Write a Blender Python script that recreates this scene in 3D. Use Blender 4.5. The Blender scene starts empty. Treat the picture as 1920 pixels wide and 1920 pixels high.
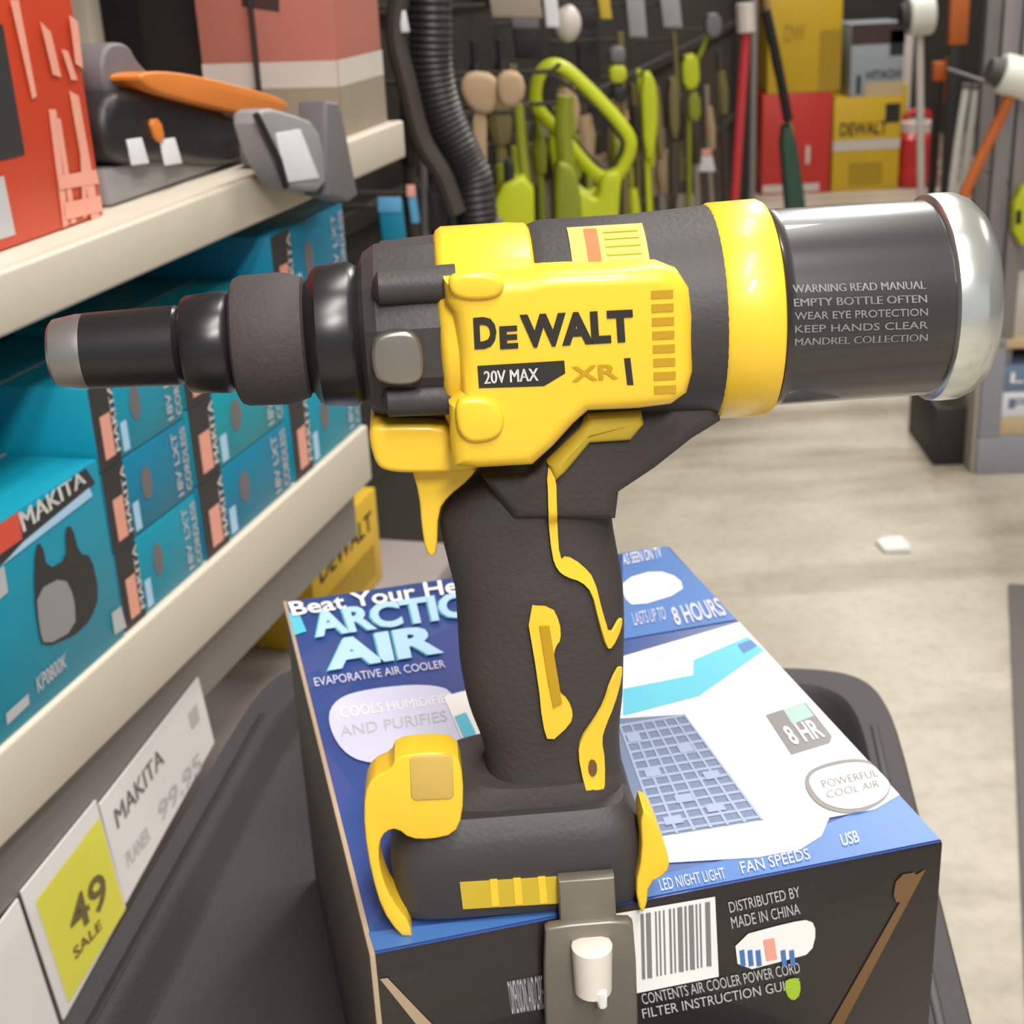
import bpy, bmesh, math, random
from mathutils import Vector, Matrix
from mathutils.bvhtree import BVHTree
from mathutils.geometry import tessellate_polygon
random.seed(7)
C = bpy.context.scene.collection
R = math.radians

# ------------------------------------------------------------------ camera
F = 2700.0; CX = CY = 960.0; CAMZ = 1.35
ROLL = math.atan(0.05); PITCH = math.atan(1070 * math.cos(ROLL) / F)
fwd = Vector((0, math.cos(PITCH), -math.sin(PITCH)))
U0 = Vector((0, math.sin(PITCH), math.cos(PITCH)))
X0 = Vector((1, 0, 0))
cr = X0 * math.cos(ROLL) - U0 * math.sin(ROLL)
cu = X0 * math.sin(ROLL) + U0 * math.cos(ROLL)
CAM = Vector((0, 0, CAMZ))
cam_d = bpy.data.cameras.new('camera'); cam = bpy.data.objects.new('camera', cam_d); C.objects.link(cam)
m3 = Matrix((cr, cu, -fwd)).transposed()
cam.matrix_world = Matrix.Translation(CAM) @ m3.to_4x4()
cam_d.sensor_width = 36; cam_d.lens = 36 * F / 1920; cam_d.clip_start = 0.02
bpy.context.scene.camera = cam
cam_d.dof.use_dof = True; cam_d.dof.focus_distance = .45; cam_d.dof.aperture_fstop = 26

def ray(px, py): return fwd + cr * ((px - CX) / F) - cu * ((py - CY) / F)
def at_depth(px, py, d): return CAM + ray(px, py) * d
def on_z(px, py, z):
    r = ray(px, py); return CAM + r * ((z - CAMZ) / r.z)

class Frame:
    """a level frame standing at a point of the place, turned about the vertical"""
    def __init__(s, org, rotz):
        s.o = Vector(org); s.rz = rotz
        s.m = Matrix.Translation(s.o) @ Matrix.Rotation(rotz, 4, 'Z'); s.i = s.m.inverted()
    def at(s, px, py, y=0.0):
        c = s.i @ CAM; d = s.i.to_3x3() @ ray(px, py)
        t = (y - c.y) / d.y; return c + d * t
    def atz(s, px, py, z):
        c = s.i @ CAM; d = s.i.to_3x3() @ ray(px, py)
        t = (z - c.z) / d.z; return c + d * t
    def xz(s, pts, y=0.0): return [(p.x, p.z) for p in (s.at(a, b, y) for a, b in pts)]

# ------------------------------------------------------------------ materials
def mat(name, col, rough=0.5, metal=0.0, var=0.08, scale=25.0, spec=0.5, trans=0.0, bump=0.0, coat=0.0):
    m = bpy.data.materials.new(name); m.use_nodes = True
    nt = m.node_tree; b = nt.nodes['Principled BSDF']
    b.inputs['Roughness'].default_value = rough; b.inputs['Metallic'].default_value = metal
    b.inputs['Specular IOR Level'].default_value = spec
    if trans: b.inputs['Transmission Weight'].default_value = trans
    if coat: b.inputs['Coat Weight'].default_value = coat
    tc = nt.nodes.new('ShaderNodeTexCoord'); n = nt.nodes.new('ShaderNodeTexNoise')
    n.inputs['Scale'].default_value = scale; n.inputs['Detail'].default_value = 4
    nt.links.new(tc.outputs['Object'], n.inputs['Vector'])
    mx = nt.nodes.new('ShaderNodeMix'); mx.data_type = 'RGBA'
    mx.inputs[6].default_value = (*[c * (1 - var) for c in col], 1)
    mx.inputs[7].default_value = (*[min(1, c * (1 + var)) for c in col], 1)
    nt.links.new(n.outputs['Fac'], mx.inputs[0]); nt.links.new(mx.outputs[2], b.inputs['Base Color'])
    if bump:
        bp = nt.nodes.new('ShaderNodeBump'); bp.inputs['Strength'].default_value = bump; bp.inputs['Distance'].default_value = 0.001
        n2 = nt.nodes.new('ShaderNodeTexNoise'); n2.inputs['Scale'].default_value = scale * 20
        nt.links.new(tc.outputs['Object'], n2.inputs['Vector']); nt.links.new(n2.outputs['Fac'], bp.inputs['Height'])
        nt.links.new(bp.outputs['Normal'], b.inputs['Normal'])
    return m

M = {}
def dm(k, *a, **kw): M[k] = mat(k, *a, **kw)
dm('tool_yellow', (.90, .58, .035), .38, var=.04, coat=.15)
dm('slot_yellow', (.50, .29, .006), .6)
dm('tool_black', (.042, .037, .038), .55, bump=.15)
dm('rubber_black', (.046, .038, .037), .72, bump=.3)
dm('gloss_black', (.012, .011, .012), .3)
dm('bottle_black', (.03, .027, .028), .3, coat=.4)
dm('steel_dark', (.32, .30, .29), .36, .8)
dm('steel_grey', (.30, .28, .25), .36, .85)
dm('cap_clear', (.62, .65, .62), .22, .75)
dm('hook_grey', (.24, .22, .18), .42, .55)
dm('peg_white', (.78, .72, .64), .45)
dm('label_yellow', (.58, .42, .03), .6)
dm('label_tan', (.62, .42, .10), .6)
dm('orange_mark', (.75, .13, .02), .5)
dm('ink_black', (.02, .018, .015), .6)
dm('ink_white', (.85, .84, .82), .5)
dm('ink_grey', (.22, .21, .21), .5)
dm('ink_lightgrey', (.50, .50, .52), .5)
dm('ink_cyan', (.10, .52, .68), .45)
dm('ink_paleblue', (.42, .66, .88), .45)
dm('ink_lavender', (.60, .62, .80), .45)
dm('ink_slate', (.13, .18, .30), .45)
dm('ink_slate_light', (.30, .36, .52), .45)
dm('ink_mint', (.35, .55, .50), .45)
dm('ink_red', (.72, .09, .05), .5)
dm('ink_pink', (.80, .36, .27), .5)
dm('ink_green', (.35, .52, .03), .5)
dm('ink_brown', (.16, .085, .03), .5)
dm('ink_midblue', (.065, .18, .48), .42)
dm('ink_skyblue', (.10, .36, .62), .42)
dm('carton_blue', (.032, .075, .28), .35, coat=.3)
dm('carton_face_black', (.016, .013, .013), .3, coat=.3)
dm('carton_kraft', (.42, .31, .20), .8)
dm('carton_side', (.075, .060, .052), .6)
dm('teal', (.002, .275, .40), .45)
dm('teal_deep', (.002, .20, .34), .45)
dm('teal_green', (.004, .29, .36), .45)
dm('carton_red_orange', (.62, .055, .014), .42)
dm('charcoal_print', (.035, .032, .032), .5)
dm('shelf_beige', (.62, .56, .46), .45, var=.05, scale=6)
dm('shelf_under', (.22, .20, .18), .6)
dm('deck_mauve', (.30, .26, .25), .6)
dm('rack_dark', (.020, .017, .015), .6, var=.3, scale=6)
dm('rack_brown', (.050, .040, .030), .6, var=.3)
dm('tray_black', (.038, .034, .035), .62, bump=.4)
dm('lime', (.50, .56, .010), .42)
dm('lime_dark', (.24, .27, .012), .5)
dm('olive', (.16, .13, .045), .6)
dm('tan_leather', (.42, .29, .17), .75)
dm('plastic_black', (.018, .017, .018), .45)
dm('plastic_grey', (.16, .15, .16), .5)
dm('plastic_midgrey', (.30, .29, .30), .5)
dm('tool_orange', (.72, .22, .035), .45)
dm('sticker_white', (.74, .74, .77), .5)
dm('salmon', (.48, .17, .13), .55, var=.2, scale=5)
dm('panel_white', (.60, .54, .49), .5)
dm('panel_taupe', (.30, .25, .19), .6)
dm('carton_yellow', (.62, .40, .015), .55, var=.1, scale=4)
dm('carton_yellow_dark', (.40, .25, .01), .55)
dm('carton_red', (.55, .035, .025), .5, var=.12, scale=4)
dm('carton_greyblue', (.34, .38, .42), .55)
dm('print_maroon', (.06, .03, .03), .55)
dm('wood', (.40, .23, .09), .6, var=.2)
dm('pole_red', (.50, .04, .045), .4)
dm('green_sleeve', (.035, .085, .055), .6)
dm('rust_orange', (.50, .12, .02), .6)
dm('metal_post', (.27, .25, .25), .45, .3)
dm('cabinet_grey', (.28, .28, .32), .5)
dm('cabinet_side', (.38, .34, .29), .6)
dm('carton_tan', (.55, .41, .24), .7)
dm('carton_bluegrey', (.15, .22, .34), .5)
dm('mop_white', (.78, .77, .70), .5)
dm('mop_grey', (.06, .055, .05), .6)
dm('paper_white', (.80, .78, .77), .55, var=.03)
dm('tag_yellow', (.78, .74, .08), .5, var=.03)
dm('paint_white', (.80, .79, .76), .4)
dm('mat_grey', (.16, .15, .14), .8)
dm('wall_paint', (.045, .040, .036), .8)
dm('ceiling_paint', (.5, .5, .5), .8)
dm('gas_red', (.50, .02, .02), .35)
dm('yellow_carton_near', (.72, .45, .02), .5)

def floor_material():
    m = bpy.data.materials.new('concrete_floor'); m.use_nodes = True
    nt = m.node_tree; b = nt.nodes['Principled BSDF']; L = nt.links
    b.inputs['Roughness'].default_value = .42
    tc = nt.nodes.new('ShaderNodeTexCoord')
    def noise(sc, det, sx=1, sy=1):
        mp = nt.nodes.new('ShaderNodeMapping'); mp.inputs['Scale'].default_value = (sx, sy, 1)
        L.new(tc.outputs['Object'], mp.inputs['Vector'])
        n = nt.nodes.new('ShaderNodeTexNoise'); n.inputs['Scale'].default_value = sc; n.inputs['Detail'].default_value = det
        L.new(mp.outputs[0], n.inputs['Vector']); return n
    n1 = noise(3.0, 6); n2 = noise(1.5, 5, .45, 2.0); n3 = noise(38, 3)
    r1 = nt.nodes.new('ShaderNodeValToRGB'); e = r1.color_ramp.elements
    e[0].position = .30; e[0].color = (.44, .39, .31, 1); e[1].position = .72; e[1].color = (.62, .56, .46, 1)
    L.new(n1.outputs['Fac'], r1.inputs[0])
    r2 = nt.nodes.new('ShaderNodeValToRGB'); e = r2.color_ramp.elements
    e[0].position = .36; e[0].color = (.30, .25, .20, 1); e[1].position = .52; e[1].color = (1, 1, 1, 1)
    L.new(n2.outputs['Fac'], r2.inputs[0])
    mx = nt.nodes.new('ShaderNodeMix'); mx.data_type = 'RGBA'; mx.blend_type = 'MULTIPLY'; mx.inputs[0].default_value = .6
    L.new(r1.outputs[0], mx.inputs[6]); L.new(r2.outputs[0], mx.inputs[7])
    r3 = nt.nodes.new('ShaderNodeValToRGB'); e = r3.color_ramp.elements
    e[0].position = .30; e[0].color = (.75, .73, .70, 1); e[1].position = .55; e[1].color = (1, 1, 1, 1)
    L.new(n3.outputs['Fac'], r3.inputs[0])
    m2 = nt.nodes.new('ShaderNodeMix'); m2.data_type = 'RGBA'; m2.blend_type = 'MULTIPLY'; m2.inputs[0].default_value = .5
    L.new(mx.outputs[2], m2.inputs[6]); L.new(r3.outputs[0], m2.inputs[7])
    L.new(m2.outputs[2], b.inputs['Base Color'])
    return m
M['concrete'] = floor_material()

# ------------------------------------------------------------------ mesh helpers
def obj(name, bm, mats, parent=None, smooth=35):
    me = bpy.data.meshes.new(name)
    bmesh.ops.recalc_face_normals(bm, faces=bm.faces[:]) if smooth is not None else None
    bm.to_mesh(me); bm.free()
    if not isinstance(mats, (list, tuple)): mats = [mats]
    for k in mats: me.materials.append(M[k])
    if smooth:
        me.shade_smooth(); me.set_sharp_from_angle(angle=R(smooth))
    o = bpy.data.objects.new(name, me); C.objects.link(o)
    if parent: o.parent = parent
    return o
def tag(o, label, cat=None, group=None, kind=None):
    if label: o['label'] = label
    if cat: o['category'] = cat
    if group: o['group'] = group
    if kind: o['kind'] = kind
    return o
def thing(name, label, cat, frame=None, group=None):
    o = bpy.data.objects.new(name, None); C.objects.link(o); o.empty_display_size = .05
    if frame is not None: o.location = frame.o; o.rotation_euler = (0, 0, frame.rz)
    return tag(o, label, cat, group)
def struct(name, bm, m):
    o = obj(name, bm, m); o['kind'] = 'structure'; return o

def setmat(faces, i):
    for f in faces: f.material_index = i
def box(bm, x0, x1, y0, y1, z0, z1, bev=0.0, seg=2, mi=0):
    t = bmesh.new()
    bmesh.ops.create_cube(t, size=1)
    for v in t.verts:
        v.co = Vector((x0 + (v.co.x + .5) * (x1 - x0), y0 + (v.co.y + .5) * (y1 - y0), z0 + (v.co.z + .5) * (z1 - z0)))
    if bev: bmesh.ops.bevel(t, geom=t.edges[:], offset=bev, segments=seg, profile=.5, affect='EDGES')
    join(bm, t, mi); return bm
def join(bm, t, mi=None, mx=None):
    if mx is not None: bmesh.ops.transform(t, matrix=mx, verts=t.verts)
    if mi is not None: setmat(t.faces, mi)
    vm = {}
    for v in t.verts: vm[v] = bm.verts.new(v.co)
    for f in t.faces:
        try:
            g = bm.faces.new([vm[v] for v in f.verts]); g.material_index = f.material_index
        except ValueError: pass
    t.free()
def prism(pts, y0, y1, bev=0.0, seg=3, bm=None, mi=0):
    """outline in x,z swept from y0 to y1, its two rims rounded"""
    t = bmesh.new()
    a = [t.verts.new((x, y0, z)) for x, z in pts]
    b = [t.verts.new((x, y1, z)) for x, z in pts]
    f0 = t.faces.new(a); f1 = t.faces.new(b[::-1]); n = len(pts)
    for i in range(n): t.faces.new((a[i], b[i], b[(i + 1) % n], a[(i + 1) % n]))
    bmesh.ops.recalc_face_normals(t, faces=t.faces[:])
    if bev:
        ed = list(f0.edges) + list(f1.edges)
        bmesh.ops.bevel(t, geom=ed, offset=bev, segments=seg, profile=.5, affect='EDGES', clamp_overlap=True)
    bmesh.ops.triangulate(t, faces=[f for f in t.faces if len(f.verts) > 4])
    if bm is None: return t
    join(bm, t, mi); return bm
def smooth_poly(pts, it=2):
    for _ in range(it):
        q = []
        for i in range(len(pts)):
            a, b = pts[i], pts[(i + 1) % len(pts)]
            q += [(a[0] * .75 + b[0] * .25, a[1] * .75 + b[1] * .25), (a[0] * .25 + b[0] * .75, a[1] * .25 + b[1] * .75)]
        pts = q
    return pts
def lathe(prof, seg=48, axis='x', bm=None, mi=0, cy=0, cz=0, cx=0):
    t = bmesh.new(); rings = []
    for x, r in prof:
        ring = []
        for k in range(seg):
            a = 2 * math.pi * (k + .5) / seg
            if axis == 'x': co = (x + cx, cy + r * math.cos(a), cz + r * math.sin(a))
            elif axis == 'y': co = (cx + r * math.cos(a), x + cy, cz + r * math.sin(a))
            else: co = (cx + r * math.cos(a), cy + r * math.sin(a), x + cz)
            ring.append(t.verts.new(co))
        rings.append(ring)
    for p, q in zip(rings, rings[1:]):
        for k in range(seg): t.faces.new((p[k], p[(k + 1) % seg], q[(k + 1) % seg], q[k]))
    t.faces.new(rings[0]); t.faces.new(rings[-1][::-1])
    bmesh.ops.recalc_face_normals(t, faces=t.faces[:])
    if bm is None: return t
    join(bm, t, mi); return bm
def tube(path, rad, seg=12, bm=None, mi=0, closed=False, flat=1.0):
    t = bmesh.new(); P = [Vector(p) for p in path]; n = len(P)
    rr = rad if isinstance(rad, (list, tuple)) else [rad] * n
    rings = []; up = None
    for i in range(n):
        if closed: tg = (P[(i + 1) % n] - P[i - 1]).normalized()
        else: tg = (P[min(n - 1, i + 1)] - P[max(0, i - 1)]).normalized()
        if up is None: up = tg.orthogonal().normalized()
        up = (up - tg * up.dot(tg)).normalized(); sd = tg.cross(up)
        rings.append([t.verts.new(P[i] + (up * math.cos(2 * math.pi * k / seg) + sd * math.sin(2 * math.pi * k / seg) * flat) * rr[i]) for k in range(seg)])
    rg = list(zip(rings, rings[1:])) + ([(rings[-1], rings[0])] if closed else [])
    for p, q in rg:
        for k in range(seg): t.faces.new((p[k], p[(k + 1) % seg], q[(k + 1) % seg], q[k]))
    if not closed: t.faces.new(rings[0][::-1]); t.faces.new(rings[-1])
    bmesh.ops.recalc_face_normals(t, faces=t.faces[:])
    if bm is None: return t
    join(bm, t, mi); return bm
def spline(pts, n=6, closed=False):
    P = [Vector(p) for p in pts]; out = []; N = len(P)
    for i in range(N if closed else N - 1):
        p0 = P[i - 1] if (closed or i > 0) else P[0]; p1 = P[i]; p2 = P[(i + 1) % N]
        p3 = P[(i + 2) % N] if closed else P[min(N - 1, i + 2)]
        for k in range(n):
            t = k / n
            out.append(.5 * ((2 * p1) + (p2 - p0) * t + (2 * p0 - 5 * p1 + 4 * p2 - p3) * t * t + (3 * p1 - p0 - 3 * p2 + p3) * t ** 3))
    if not closed: out.append(P[-1])
    return out
def loft(secs, bm=None, mi=0):
    """secs: list of rings of 3-D points with equal counts"""
    t = bmesh.new(); rings = [[t.verts.new(p) for p in s] for s in secs]; n = len(rings[0])
    for p, q in zip(rings, rings[1:]):
        for k in range(n): t.faces.new((p[k], p[(k + 1) % n], q[(k + 1) % n], q[k]))
    t.faces.new(rings[0][::-1]); t.faces.new(rings[-1])
    bmesh.ops.recalc_face_normals(t, faces=t.faces[:])
    if bm is None: return t
    join(bm, t, mi); return bm
def super_ring(x0, x1, y0, y1, z, e=2.6, n=40):
    cx, cy, a, b = (x0 + x1) / 2, (y0 + y1) / 2, (x1 - x0) / 2, (y1 - y0) / 2; out = []
    for k in range(n):
        t = 2 * math.pi * k / n; c, s = math.cos(t), math.sin(t)
        out.append((cx + a * math.copysign(abs(c) ** (2 / e), c), cy + b * math.copysign(abs(s) ** (2 / e), s), z))
    return out
def sheet(bm, quad_pts, mi=0):
    """flat outline given by 3-D points"""
    vs = [bm.verts.new(p) for p in quad_pts]
    tri = tessellate_polygon([[Vector(p) for p in quad_pts]])
    for a in tri:
        try: f = bm.faces.new([vs[i] for i in a]); f.material_index = mi
        except ValueError: pass
_txt = {}
def text_tris(s, bold=.0):
    k = (s, bold)
    if k in _txt: return _txt[k]
    cu_ = bpy.data.curves.new('t', 'FONT'); cu_.body = s; cu_.offset = bold; cu_.resolution_u = 3
    ob = bpy.data.objects.new('t', cu_); C.objects.link(ob)
    dg = bpy.context.evaluated_depsgraph_get(); me = bpy.data.meshes.new_from_object(ob.evaluated_get(dg))
    V = [v.co.copy() for v in me.vertices]; Fc = [list(p.vertices) for p in me.polygons]
    bpy.data.objects.remove(ob); bpy.data.curves.remove(cu_); bpy.data.meshes.remove(me)
    x0 = min(v.x for v in V); x1 = max(v.x for v in V); y0 = min(v.y for v in V); y1 = max(v.y for v in V)
    V = [((v.x - x0) / (x1 - x0), (v.y - y0) / (y1 - y0)) for v in V]
    _txt[k] = (V, Fc); return _txt[k]
def text(bm, s, bl, br, tr, tl, mi=0, bold=.02):
    """lettering filling a quad given by its corners"""
    if 'M' in s and bold > 0:          # this letter fills in when thickened: thicken by a doubled stroke instead
        k = .012 * 6 / max(4, len(s)); bl, br, tr, tl = map(Vector, (bl, br, tr, tl))
        text(bm, s, bl, br - (br - bl) * k, tr - (tr - tl) * k, tl, mi, 0); text(bm, s, bl + (br - bl) * k, br, tr, tl + (tr - tl) * k, mi, 0); return
    V, Fc = text_tris(s, bold); bl, br, tr, tl = map(Vector, (bl, br, tr, tl))
    vs = [bm.verts.new((bl * (1 - u) + br * u) * (1 - v) + (tl * (1 - u) + tr * u) * v) for u, v in V]
    for f in Fc:
        try: g = bm.faces.new([vs[i] for i in f]); g.material_index = mi
        except ValueError: pass
def wrap(bm, bvh, lift, thick=.0006, cuts=2):
    """lay a flat x,z outline onto the near side of a surface"""
    bmesh.ops.triangulate(bm, faces=bm.faces[:])
    for _ in range(cuts):
        bmesh.ops.subdivide_edges(bm, edges=[e for e in bm.edges if e.calc_length() > .003], cuts=1, use_grid_fill=False)
        bmesh.ops.triangulate(bm, faces=bm.faces[:])
    miss = []
    for v in bm.verts:
        h = bvh.ray_cast(Vector((v.co.x, -1, v.co.z)), Vector((0, 1, 0)))
        if h[0] is None:
            h = bvh.find_nearest(v.co); v.co = h[0] + Vector((0, -lift, 0))
        else: v.co.y = h[0].y - lift
    for f in bm.faces:
        f.normal_update()
        if f.normal.y > 0: f.normal_flip()
    return bm
def bvh_of(*bms):
    t = bmesh.new()
    for b in bms:
        me = bpy.data.meshes.new('x'); b.to_mesh(me); t.from_mesh(me); bpy.data.meshes.remove(me)
    r = BVHTree.FromBMesh(t); t.free(); return r

# ------------------------------------------------------------------ the rivet tool
TF = Frame(at_depth(960, 608, .47), R(3))
TY = -.034                       # near side of the foot
zb = TF.at(900, 1735, TY).z      # underside of the foot
BOXTOP = TF.o.z + zb
def ax(px): 
    # the tool's axis in the photo at this column
    p = TF.at(px, 608); lo, hi = 300, 900
    for _ in range(40):
        mid = (lo + hi) / 2
        if TF.at(px, mid).z > 0: lo = mid
        else: hi = mid
    return mid
def tl(prof):
    out = []
    for px, r in prof:
        y = ax(px); out.append((TF.at(px, y).x, TF.at(px, y - r).z))
    return out
def P(pts, y=0.0): return TF.xz(pts, y)
# root stands at the foot
TB = Frame(TF.o + Vector((0, 0, zb)), TF.rz)
tool = thing('rivet_tool', 'large yellow and black cordless rivet tool standing on the blue cooler box', 'power tool', TB)
SH = Matrix.Translation((0, 0, -zb))
def part(name, bm, mats, parent=None, smooth=35, label=None):
    bmesh.ops.transform(bm, matrix=SH, verts=bm.verts)
    o = obj(name, bm, mats, parent or tool, smooth)
    if label: o['label'] = label
    return o

part('nose_tip', lathe(tl([(97, 28), (99, 54), (106, 62), (148, 69), (163, 69)])), 'steel_dark', label='grey steel tip of the nose')
part('nose_tube', lathe(tl([(161, 66), (164, 70), (334, 74), (346, 66)])), 'gloss_black')
part('nose_collar', lathe(tl([(344, 70), (350, 86), (358, 90), (424, 95), (438, 88), (446, 80)])), 'gloss_black')
part('grip_collar', lathe(tl([(442, 104), (448, 116), (460, 121), (535, 123), (552, 119), (574, 112), (580, 100)]), 40), 'rubber_black')
part('neck', lathe(tl([(572, 98), (584, 106), (592, 122), (602, 131), (660, 135), (672, 128), (684, 120), (690, 130)]), 40), 'gloss_black')
gc = lathe(tl([(680, 126), (690, 150), (712, 164), (770, 172), (838, 176), (860, 176)]), 12)
part('gear_case', gc, 'tool_black', smooth=20)
for sgn in (1, -1):
    for zz in (.020, -.016):
        a = TF.at(700, 500).x; b = TF.at(850, 500).x
        t = lathe([(a, .002), (a + .002, .0052), (b, .0058)], 16, cy=-.0235, cz=zz) if sgn > 0 else lathe([(a, .002), (a + .002, .0052), (b, .0058)], 16, cy=.0235, cz=zz)
        part('screw_boss', t, 'tool_black')
t = prism(smooth_poly(P([(694, 640), (720, 622), (770, 618), (792, 640), (797, 700), (780, 722), (720, 722), (698, 700)], -.031)), -.0325, -.026, .0015)  # added plate, its pale colour imitates a reflection off the gear case
part('reflection_plate', t, 'steel_grey', label='pale plate standing in for a bright reflection on the gear case')

mc = lathe(tl([(980, 150), (1000, 184), (1020, 190), (1180, 190), (1300, 196), (1345, 200)]), 56)
part('motor_housing', mc, 'tool_black')
yo = P([(832, 528), (900, 524), (985, 520), (1006, 514), (1030, 510), (1066, 508), (1150, 506), (1240, 502), (1276, 514), (1296, 545),
        (1302, 600), (1303, 700), (1292, 742), (1262, 764), (1200, 772), (1105, 776), (1078, 800), (1040, 842), (1000, 878), (897, 884), (850, 880), (846, 840),
        (842, 762), (866, 740), (860, 660), (850, 590), (836, 570)], -.036)
yh = prism(yo, -.0365, .0365, .0060, 5)
part('yellow_housing', yh, 'tool_yellow', smooth=30)
part('front_collar', lathe(tl([(822, 168), (828, 182), (838, 189), (960, 189), (992, 186), (1006, 170)]), 64), 'tool_yellow')
# raised pads on the shell
part('front_guard', prism(smooth_poly(P([(688, 802), (720, 797), (850, 798), (905, 860), (895, 886), (800, 890), (722, 888), (700, 868)], -.02)), -.020, .020, .005, 4), 'tool_yellow')
t = bmesh.new()
part('screw_pad', prism(smooth_poly(P([(836, 520), (870, 508), (930, 512), (950, 535), (930, 562), (850, 562)], -.037)), -.0385, -.034, .0017), 'tool_yellow')
part('screw_pad', prism(smooth_poly(P([(850, 752), (880, 742), (930, 748), (950, 790), (930, 826), (862, 830)], -.037)), -.0388, -.034, .0017), 'tool_yellow')
t = bmesh.new()
for k in range(8):
    y0 = 545 + k * 25.5
    prism(P([(1221 + k * .8, y0), (1262 + k * .8, y0 - 2), (1262 + k * .8, y0 + 13), (1221 + k * .8, y0 + 15)], -.0365), -.0368, -.0361, bm=t)
part('vent_slot', t, 'slot_yellow', label='row of dark yellow vent slots')
# lettering on the shell
def q3(pts, y): return [TF.at(a, b, y) for a, b in pts]
def letters(bm, s, pts, y=-.0369, mi=0, bold=.02): text(bm, s, *q3(pts, y), mi=mi, bold=bold)
t = bmesh.new()
letters(t, 'D', [(890, 655), (932, 653), (930, 592), (887, 596)], bold=.05); letters(t, 'E', [(938, 655), (972, 653), (970, 610), (936, 612)], bold=.05)
letters(t, 'WALT', [(978, 653), (1190, 641), (1186, 580), (974, 590)], bold=.05)
part('brand_lettering', t, 'ink_black', smooth=None)
t = bmesh.new()
sheet(t, q3([(895, 686), (1058, 676), (1060, 700), (1020, 724), (898, 728)], -.0367), 0)
letters(t, '20V MAX', [(908, 720), (1010, 714), (1009, 690), (907, 696)], mi=1)
letters(t, 'XR', [(1072, 716), (1160, 710), (1158, 682), (1070, 688)], mi=2)
sheet(t, q3([(1170, 672), (1182, 671), (1188, 722), (1176, 722)], -.0367), 0)
part('rating_label', t, ['ink_black', 'ink_white', 'slot_yellow'], smooth=None)
# warning sticker on top of the motor housing
mcb = lathe(tl([(1000, 191), (1300, 197)]), 56); t = bmesh.new()
xa, xb = TF.at(1058, 460).x, TF.at(1196, 460).x
def cyl_sheet(bm, x0, x1, a0, a1, r, mi, n=8):
    pr = None
    for k in range(n + 1):
        a = a0 + (a1 - a0) * k / n; y, z = -r * math.sin(a), r * math.cos(a)
        cur = (bm.verts.new((x0, y, z)), bm.verts.new((x1, y, z)))
        if pr: bm.faces.new((pr[0], pr[1], cur[1], cur[0])).material_index = mi
        pr = cur
mcb.free()
rm = tl([(1150, 191.5)])[0][1]
cyl_sheet(t, xa, xb, .28, 1.02, rm + .0002, 0); cyl_sheet(t, xa + .005, xa + .009, .34, .98, rm + .0004, 1)
for k in range(6): cyl_sheet(t, xa + .011, xb - .002, .38 + k * .1, .42 + k * .1, rm + .0004, 2, 3)
part('warning_label', t, ['label_tan', 'orange_mark', 'label_yellow'], smooth=None)

part('bottle_ring', lathe(tl([(1318, 188), (1322, 196), (1332, 202), (1416, 204), (1426, 199), (1430, 188)]), 72), 'tool_yellow')
bo = lathe(tl([(1428, 184), (1432, 189), (1440, 184), (1450, 183), (1730, 181), (1748, 179)]), 72)
bb = bvh_of(bo)
bottle = part('collection_bottle', bo, 'bottle_black')
t = bmesh.new()
for i, s in enumerate(['WARNING READ MANUAL', 'EMPTY BOTTLE OFTEN', 'WEAR EYE PROTECTION', 'KEEP HANDS CLEAR', 'MANDREL COLLECTION']):
    y0 = 552 + i * 24
    text(t, s, *q3([(1490, y0), (1740, y0 - 8), (1740, y0 - 22), (1490, y0 - 14)], -.032), bold=.01)
wrap(t, bb, .0003, cuts=2)
part('bottle_lettering', t, 'ink_grey', bottle, smooth=None)
part('bottle_cap', lathe(tl([(1730, 184), (1734, 192), (1750, 194), (1780, 193), (1800, 184), (1818, 166), (1828, 136), (1834, 60), (1835, 20)]), 64), 'cap_clear', label='pale translucent end cap')
part('cap_knob', lathe(tl([(1832, 34), (1860, 34), (1866, 28), (1867, 5)]), 24), 'cap_clear')

# bridge between motor and grip
wb = prism(P([(1075, 770), (1330, 740), (1345, 778), (1290, 812), (1222, 866), (1156, 910), (1150, 960), (960, 960), (900, 880), (1000, 872)], -.012), -.0215, .0215, .007, 4)
wbv = wb.copy()
part('grip_bridge', wb, 'rubber_black')
# grip
lv = [(868, 930, 1172, .017), (905, 874, 1158, .018), (950, 832, 1150, .0185), (985, 826, 1149, .0185), (1040, 838, 1158, .019), (1100, 853, 1168, .020), (1170, 858, 1171, .020),
      (1240, 863, 1170, .020), (1310, 878, 1168, .0195), (1377, 903, 1162, .019), (1432, 910, 1166, .0195), (1490, 905, 1180, .022), (1530, 890, 1195, .026)]
secs = []
for py, a, b, h in lv:
    pa, pb = TF.at(a, py, -.004), TF.at(b, py, -.004)
    z = (pa.z + pb.z) / 2
    secs.append(super_ring(pa.x, pb.x, -h, h, z, 2.7))
def densify(secs, n=4):
    out = []
    cols = list(zip(*secs)); cols = [spline(c, n) for c in cols]
    return [list(r) for r in zip(*cols)]
gr = loft(densify(secs)); gvb = bvh_of(gr, wbv)
grip = part('grip', gr, 'rubber_black')
def inlay(name, pts, m='tool_yellow', lift=.0009, sm=2, label=None, y=-.019):
    t = bmesh.new(); q = P(pts, y)
    if sm: q = smooth_poly(q, sm)
    sheet(t, [(x, y, z) for x, z in q]); wrap(t, gvb, lift)
    bmesh.ops.solidify(t, geom=t.faces[:], thickness=-.0012)
    return part(name, t, m, grip, label=label)
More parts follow.
